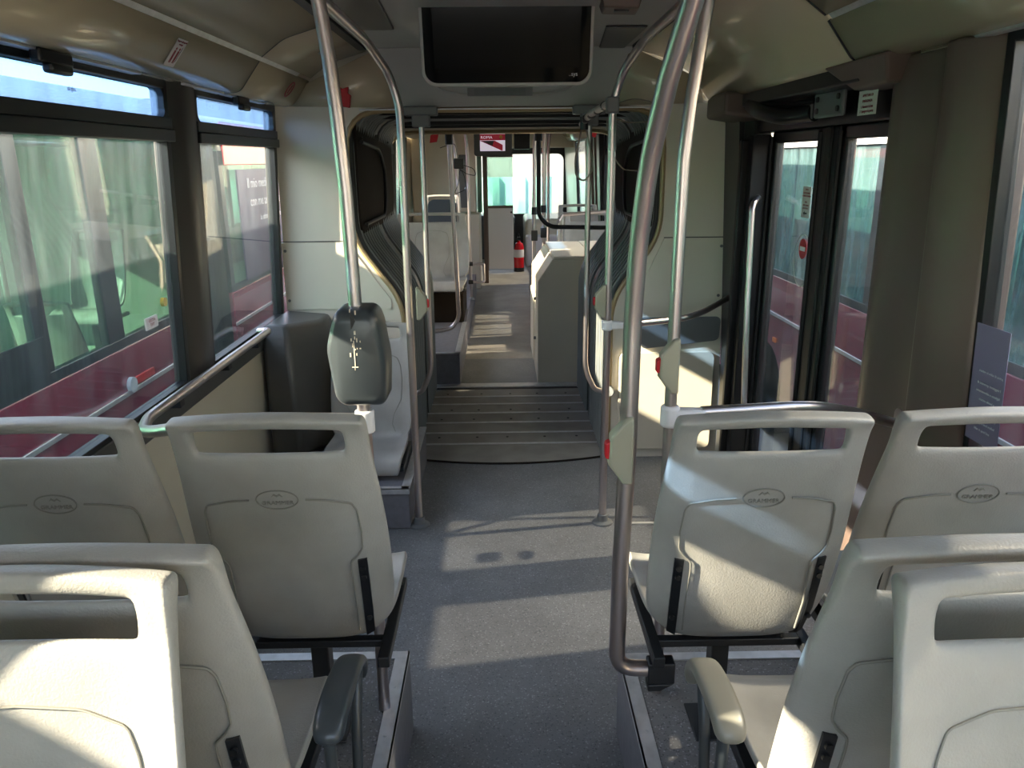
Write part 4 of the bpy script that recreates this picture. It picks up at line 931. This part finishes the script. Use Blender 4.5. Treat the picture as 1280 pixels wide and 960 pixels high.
# red brackets and cable in the front section
e = thing('emergency_hammer_holder', 'small red bracket on the far left ceiling panel past the joint', 'bracket', (-.73, 9.0, 1.93))
MB().prism([(-.05, -.06), (.03, -.05), (.05, .03), (.02, .05), (-.04, .02)], 'y', -.02, .02).build('bracket', M['red'], e, bevel=.004)
e = thing('emergency_hammer_holder', 'small red bracket on the far right ceiling panel past the joint', 'bracket', (.80, 7.0, 1.90))
MB().prism([(-.07, .04), (-.05, .07), (.05, .02), (.03, -.04), (-.01, -.03)], 'y', -.02, .02).build('bracket', M['red'], e, bevel=.004)
e = thing('loose_cable', 'thin black cable looped on the far left poles', 'cable', (-.44, 7.95, 1.6))
MB().tube([(-.15, 0, .2), (.0, 0, .25), (.03, 0, .05), (.18, 0, .0), (.2, 0, -.07), (.1, 0, -.05), (.04, 0, .0), (.02, 0, -.15), (-.03, 0, -.25), (.1, 0, -.2), (.08, 0, -.05), (.0, 0, .05)], .004, 6, .05).build('cable', M['blackm'], e)
MB().box(-.02, .08, -.03, .06, .0, .1).build('knot', M['blackp'], e, bevel=.01)

# ================================================================== OUTSIDE
struct(MB().box(-40, 40, -30, 60, -.95, -.9).build('ground', M['asphalt']))
def bus(name, lab, side, xn, xf, y0, y1, zroof, zb, zt, posts, paint, g='gnear', hop=False, seats=()):
    """neighbouring bus: near side at xn, far side at xf"""
    k = 1 if xn > xf else -1  # direction from the bus towards us
    e = thing(name, lab, 'bus', ((xn+xf)/2, (y0+y1)/2, -.9)); L = Vector(e.location)
    def B(mb, x0, x1, a, b, c, d): return mb.box(min(x0, x1)-L.x, max(x0, x1)-L.x, a-L.y, b-L.y, c-L.z, d-L.z)
    m = MB(); B(m, xn, xn-k*.05, y0, y1, -.65, zb-.06); B(m, xf, xf+k*.05, y0, y1, -.65, zb-.06); m.build('body_panel', paint, e, bevel=.01)
    m = MB(); B(m, xn+k*.012, xn, y0, y1, .255, .285); m.build('rub_strip', M['alu'], e, bevel=.003)
    m = MB()
    for x in (xn, xf+k*.05):
        B(m, x, x-k*.05, y0, y1, zb-.06, zb); B(m, x, x-k*.05, y0, y1, zt, zt+.06)
        for (a, b) in posts: B(m, x, x-k*.05, a, b, zb, zt)
    m.build('window_frame', M['nband'], e, bevel=.004)
    m = MB(); B(m, xn-k*.01, xn-k*.016, y0, y1, zb, zt); m.build('pane', M[g], e)
    m = MB(); B(m, xf+k*.02, xf+k*.026, y0, y1, zb, zt); m.build('pane', M['gnear'], e)
    m = MB(); P = [(xn, zt+.06), (xn-k*.02, zroof-.12), (xn-k*.16, zroof-.02), ((xn+xf)/2, zroof+.03), (xf+k*.16, zroof-.02), (xf+k*.02, zroof-.12), (xf, zt+.06)]
    n = len(P); m.add([(x-L.x, y-L.y, z-L.z) for y in (y0, y1) for x, z in P], [(i, i+1, n+i+1, n+i) for i in range(n-1)]); m.build('roof', [M['brightred'] if paint == M['brightred'] else M['pale']], e, solid=.03)
    m = MB(); B(m, xn-k*.06, xf+k*.06, y0, y1, -.15, -.05); B(m, xn-k*.06, xf+k*.06, y0, y0+.05, -.1, zroof-.1); B(m, xn-k*.06, xf+k*.06, y1-.05, y1, -.1, zroof-.1); m.build('interior', M['nint'], e)
    for yy in [y0+1+1.35*i for i in range(int((y1-y0)/1.35))]:
        MB().cyl(((xn+xf)/2+k*.35-L.x, yy-L.y, .85), ((xn+xf)/2+k*.35-L.x, yy-L.y, 2.7), .018).build('grab_pole', M['chrome'], e)
        MB().cyl(((xn+xf)/2-k*.35-L.x, yy+.5-L.y, .85), ((xn+xf)/2-k*.35-L.x, yy+.5-L.y, 2.7), .018).build('grab_pole', M['chrome'], e)
    MB().cyl(((xn+xf)/2+k*.4-L.x, y0+.1-L.y, 2.72), ((xn+xf)/2+k*.4-L.x, y1-.1-L.y, 2.72), .018).build('ceiling_rail', M['chrome'], e)
    for yy in [y0+1.6+3.2*i for i in range(int((y1-y0-2)/3.2)+1)]:
        for x in (xn-k*.12, xf+k*.12): MB().tube([((x)-.12-L.x, yy-L.y, .46-.04), (x+.12-L.x, yy-L.y, .46-.04)], .46, 20, 0).build('wheel', M['rubber'], e)
    return e
bl = bus('city_bus', 'maroon city bus parked close along the left windows', -1, -2.4, -4.85, -4.0, 6.25, 2.13, .62, 1.88, ((-4, -3.7), (-1.5, -1.3), (.6, .8), (2.4, 2.6), (3.9, 4.02), (4.62, 4.82), (5.75, 6.25)), M['darkred'])
b2 = bus('city_bus', 'red bus with a lilac advert seen through the far left window', -1, -2.42, -4.85, 6.9, 17.4, 2.08, .62, 1.72, ((6.9, 7.0), (9.2, 9.4), (11, 11.2), (14, 14.2)), M['darkred'])
m = MB(); L = Vector(b2.location)
m.box(-2.40-L.x, -2.385-L.x, 6.95-L.y, 12.0-L.y, 1.66-L.z, 2.02-L.z); m.build('red_cant_rail', M['brightred'], b2, bevel=.01)
m = MB(); m.box(-2.40-L.x, -2.385-L.x, 7.25-L.y, 10.5-L.y, .62-L.z, 1.62-L.z); ad = m.build('advert_panel', M['advert'], b2)
text('lettering', 'Il mio medico viene', .13, M['whiteink'], ad, Vector((-2.382, 8.05, 1.49))-L, (0, 1, 0), (0, 0, 1), ext=.001, sx=1.05)
text('lettering', 'con me anche al lavoro', .13, M['whiteink'], ad, Vector((-2.382, 8.20, 1.32))-L, (0, 1, 0), (0, 0, 1), ext=.001, sx=1.05)
text('lettering', 'la salute sempre con te', .08, M['whiteink'], ad, Vector((-2.382, 8.2, 1.16))-L, (0, 1, 0), (0, 0, 1), ext=.001)
# bellows between
m = MB(); y = 6.28; vs = []; i = 0; rows = []
while y <= 6.88:
    d = .05 if i % 2 else 0; rows.append([(-2.45-d, y, -.3), (-2.45-d, y, 1.9), (-2.6, y, 2.0-d), (-4.6, y, 2.0-d), (-4.8+d, y, 1.9), (-4.8+d, y, -.3)]); y += .05; i += 1
n = 6; m.add([p for g in rows for p in g], [(a*n+j, a*n+j+1, (a+1)*n+j+1, (a+1)*n+j) for a in range(len(rows)-1) for j in range(5)])
tag(m.build('bus_bellows', M['bellows'], solid=.01), 'folded bellows joining the maroon bus and the red advert bus outside left', 'bellows')
br = bus('city_bus', 'maroon city bus parked along the right side beyond the door', 1, 2.55, 5.0, -4, 15, 2.2, .68, 1.75, ((-4, -3.8), (-1, -.85), (1.2, 1.3), (3.3, 3.4), (5.2, 5.35), (7.3, 7.45), (9.4, 9.55)), M['darkred'], 'gnearw')
L = Vector(br.location); m = MB(); m.box(2.53-L.x, 2.55-L.x, -4-L.y, 15-L.y, 1.76-L.z, 1.80-L.z).box(2.53-L.x, 2.55-L.x, -4-L.y, 15-L.y, 2.0-L.z, 2.04-L.z); m.build('white_cant_rail', M['white'], br)
m = MB(); m.box(2.535-L.x, 2.55-L.x, 6.95-L.y, 7.02-L.y, .02-L.z, .06-L.z); o = m.build('side_marker', mat('orange_marker', '#d9783a', .4), br)
L = Vector(bl.location)
MB().box(-3.5-L.x, -2.7-L.x, 5.4-L.y, 6.15-L.y, -.05-L.z, .262-L.z).build('seat_podium', M['nint'], bl)
e = MB().cyl((-2.405-L.x, 5.42-L.y, .74-L.z), (-2.38-L.x, 5.42-L.y, .74-L.z), .032); e.build('door_button', M['yellow'], bl)
m = MB().cyl((-2.405-L.x, 4.79-L.y, .315-L.z), (-2.375-L.x, 4.79-L.y, .315-L.z), .05); m.build('round_cap', M['led'], bl)
m = MB().box(-2.4-L.x, -2.385-L.x, 4.85-L.y, 5.12-L.y, .30-L.z, .345-L.z); m.build('red_reflector', M['red'], bl)
m = MB().box(-2.4-L.x, -2.388-L.x, 5.10-L.y, 5.28-L.y, .60-L.z, .68-L.z); st = m.build('door_sticker', M['paper'], bl)
text('lettering', 'USCITA\nEXIT', .03, M['redink'], st, Vector((-2.386, 5.19, .642))-L, (0, 1, 0), (0, 0, 1), ext=.0005)
m = MB().box(-2.4-L.x, -2.388-L.x, 3.4-L.y, 3.95-L.y, .62-L.z, .82-L.z); m.build('dark_corner_panel', M['nband'], bl)
# seats inside the neighbouring bus
nb = seat_proto('seat', ped=.28, detail=False)
labs = ['pale seat back inside the maroon bus outside, nearest the left window', 'grey green seat inside the maroon bus outside, beyond its window post', 'seat inside the maroon bus outside on its far side']
for (x, y, z, f), lab in zip(((-2.82, 4.75, -.06, 1), (-3.1, 5.95, .26, -1), (-4.3, 4.2, -.06, 1)), labs):
    place(copy_tree(nb), (x, y, z), f, lab, 'seats inside the maroon bus')
place(nb, (3.0, 2.05, -.06), -1, 'pale teal seat inside the bus outside the right rear window')
# netting fences
M['netf'] = mat('front_netting', '#6f9c90', .8, noise=.2, nscale=2, col2='#8aada2')  # darker netting colour for the front fence
def fence(lab, x, y0, y1, z1, axis='y'):
    e = thing('netting_fence', lab, 'fence', (x, y0, -.9) if axis == 'y' else (y0, x, -.9))
    n = 60; m = MB(); vs = []
    for i in range(n+1):
        d = (y1-y0)*i/n; w = .05*math.sin(i*1.7)
        for z in (0, z1*.5, z1): vs.append((w, d, z) if axis == 'y' else (d, w, z))
    m.add(vs, [(i*3+j, i*3+j+1, i*3+j+4, i*3+j+3) for i in range(n) for j in range(2)]); m.build('netting', M['net'] if axis == 'y' else M['netf'], e, solid=.01)
    for i in range(int((y1-y0)/2.5)+1): d = i*2.5; MB().cyl((-.08, d, 0) if axis == 'y' else (d, .08, 0), (-.08, d, z1+.1) if axis == 'y' else (d, .08, z1+.1), .03).build('post', M['alu'], e)
fence('green netting fence beyond the bus on the left', -8.5, -12, 19.5, 2.6)
fence('green netting fence in front of the pale wall ahead of the windscreen', 18.5, -8, 1.2, 2.2, 'x')
tag(MB().box(-14, 14, 20, 20.3, -.9, 3.2).build('boundary_wall', M['wallp']), 'pale boundary wall ahead of the bus', 'wall')
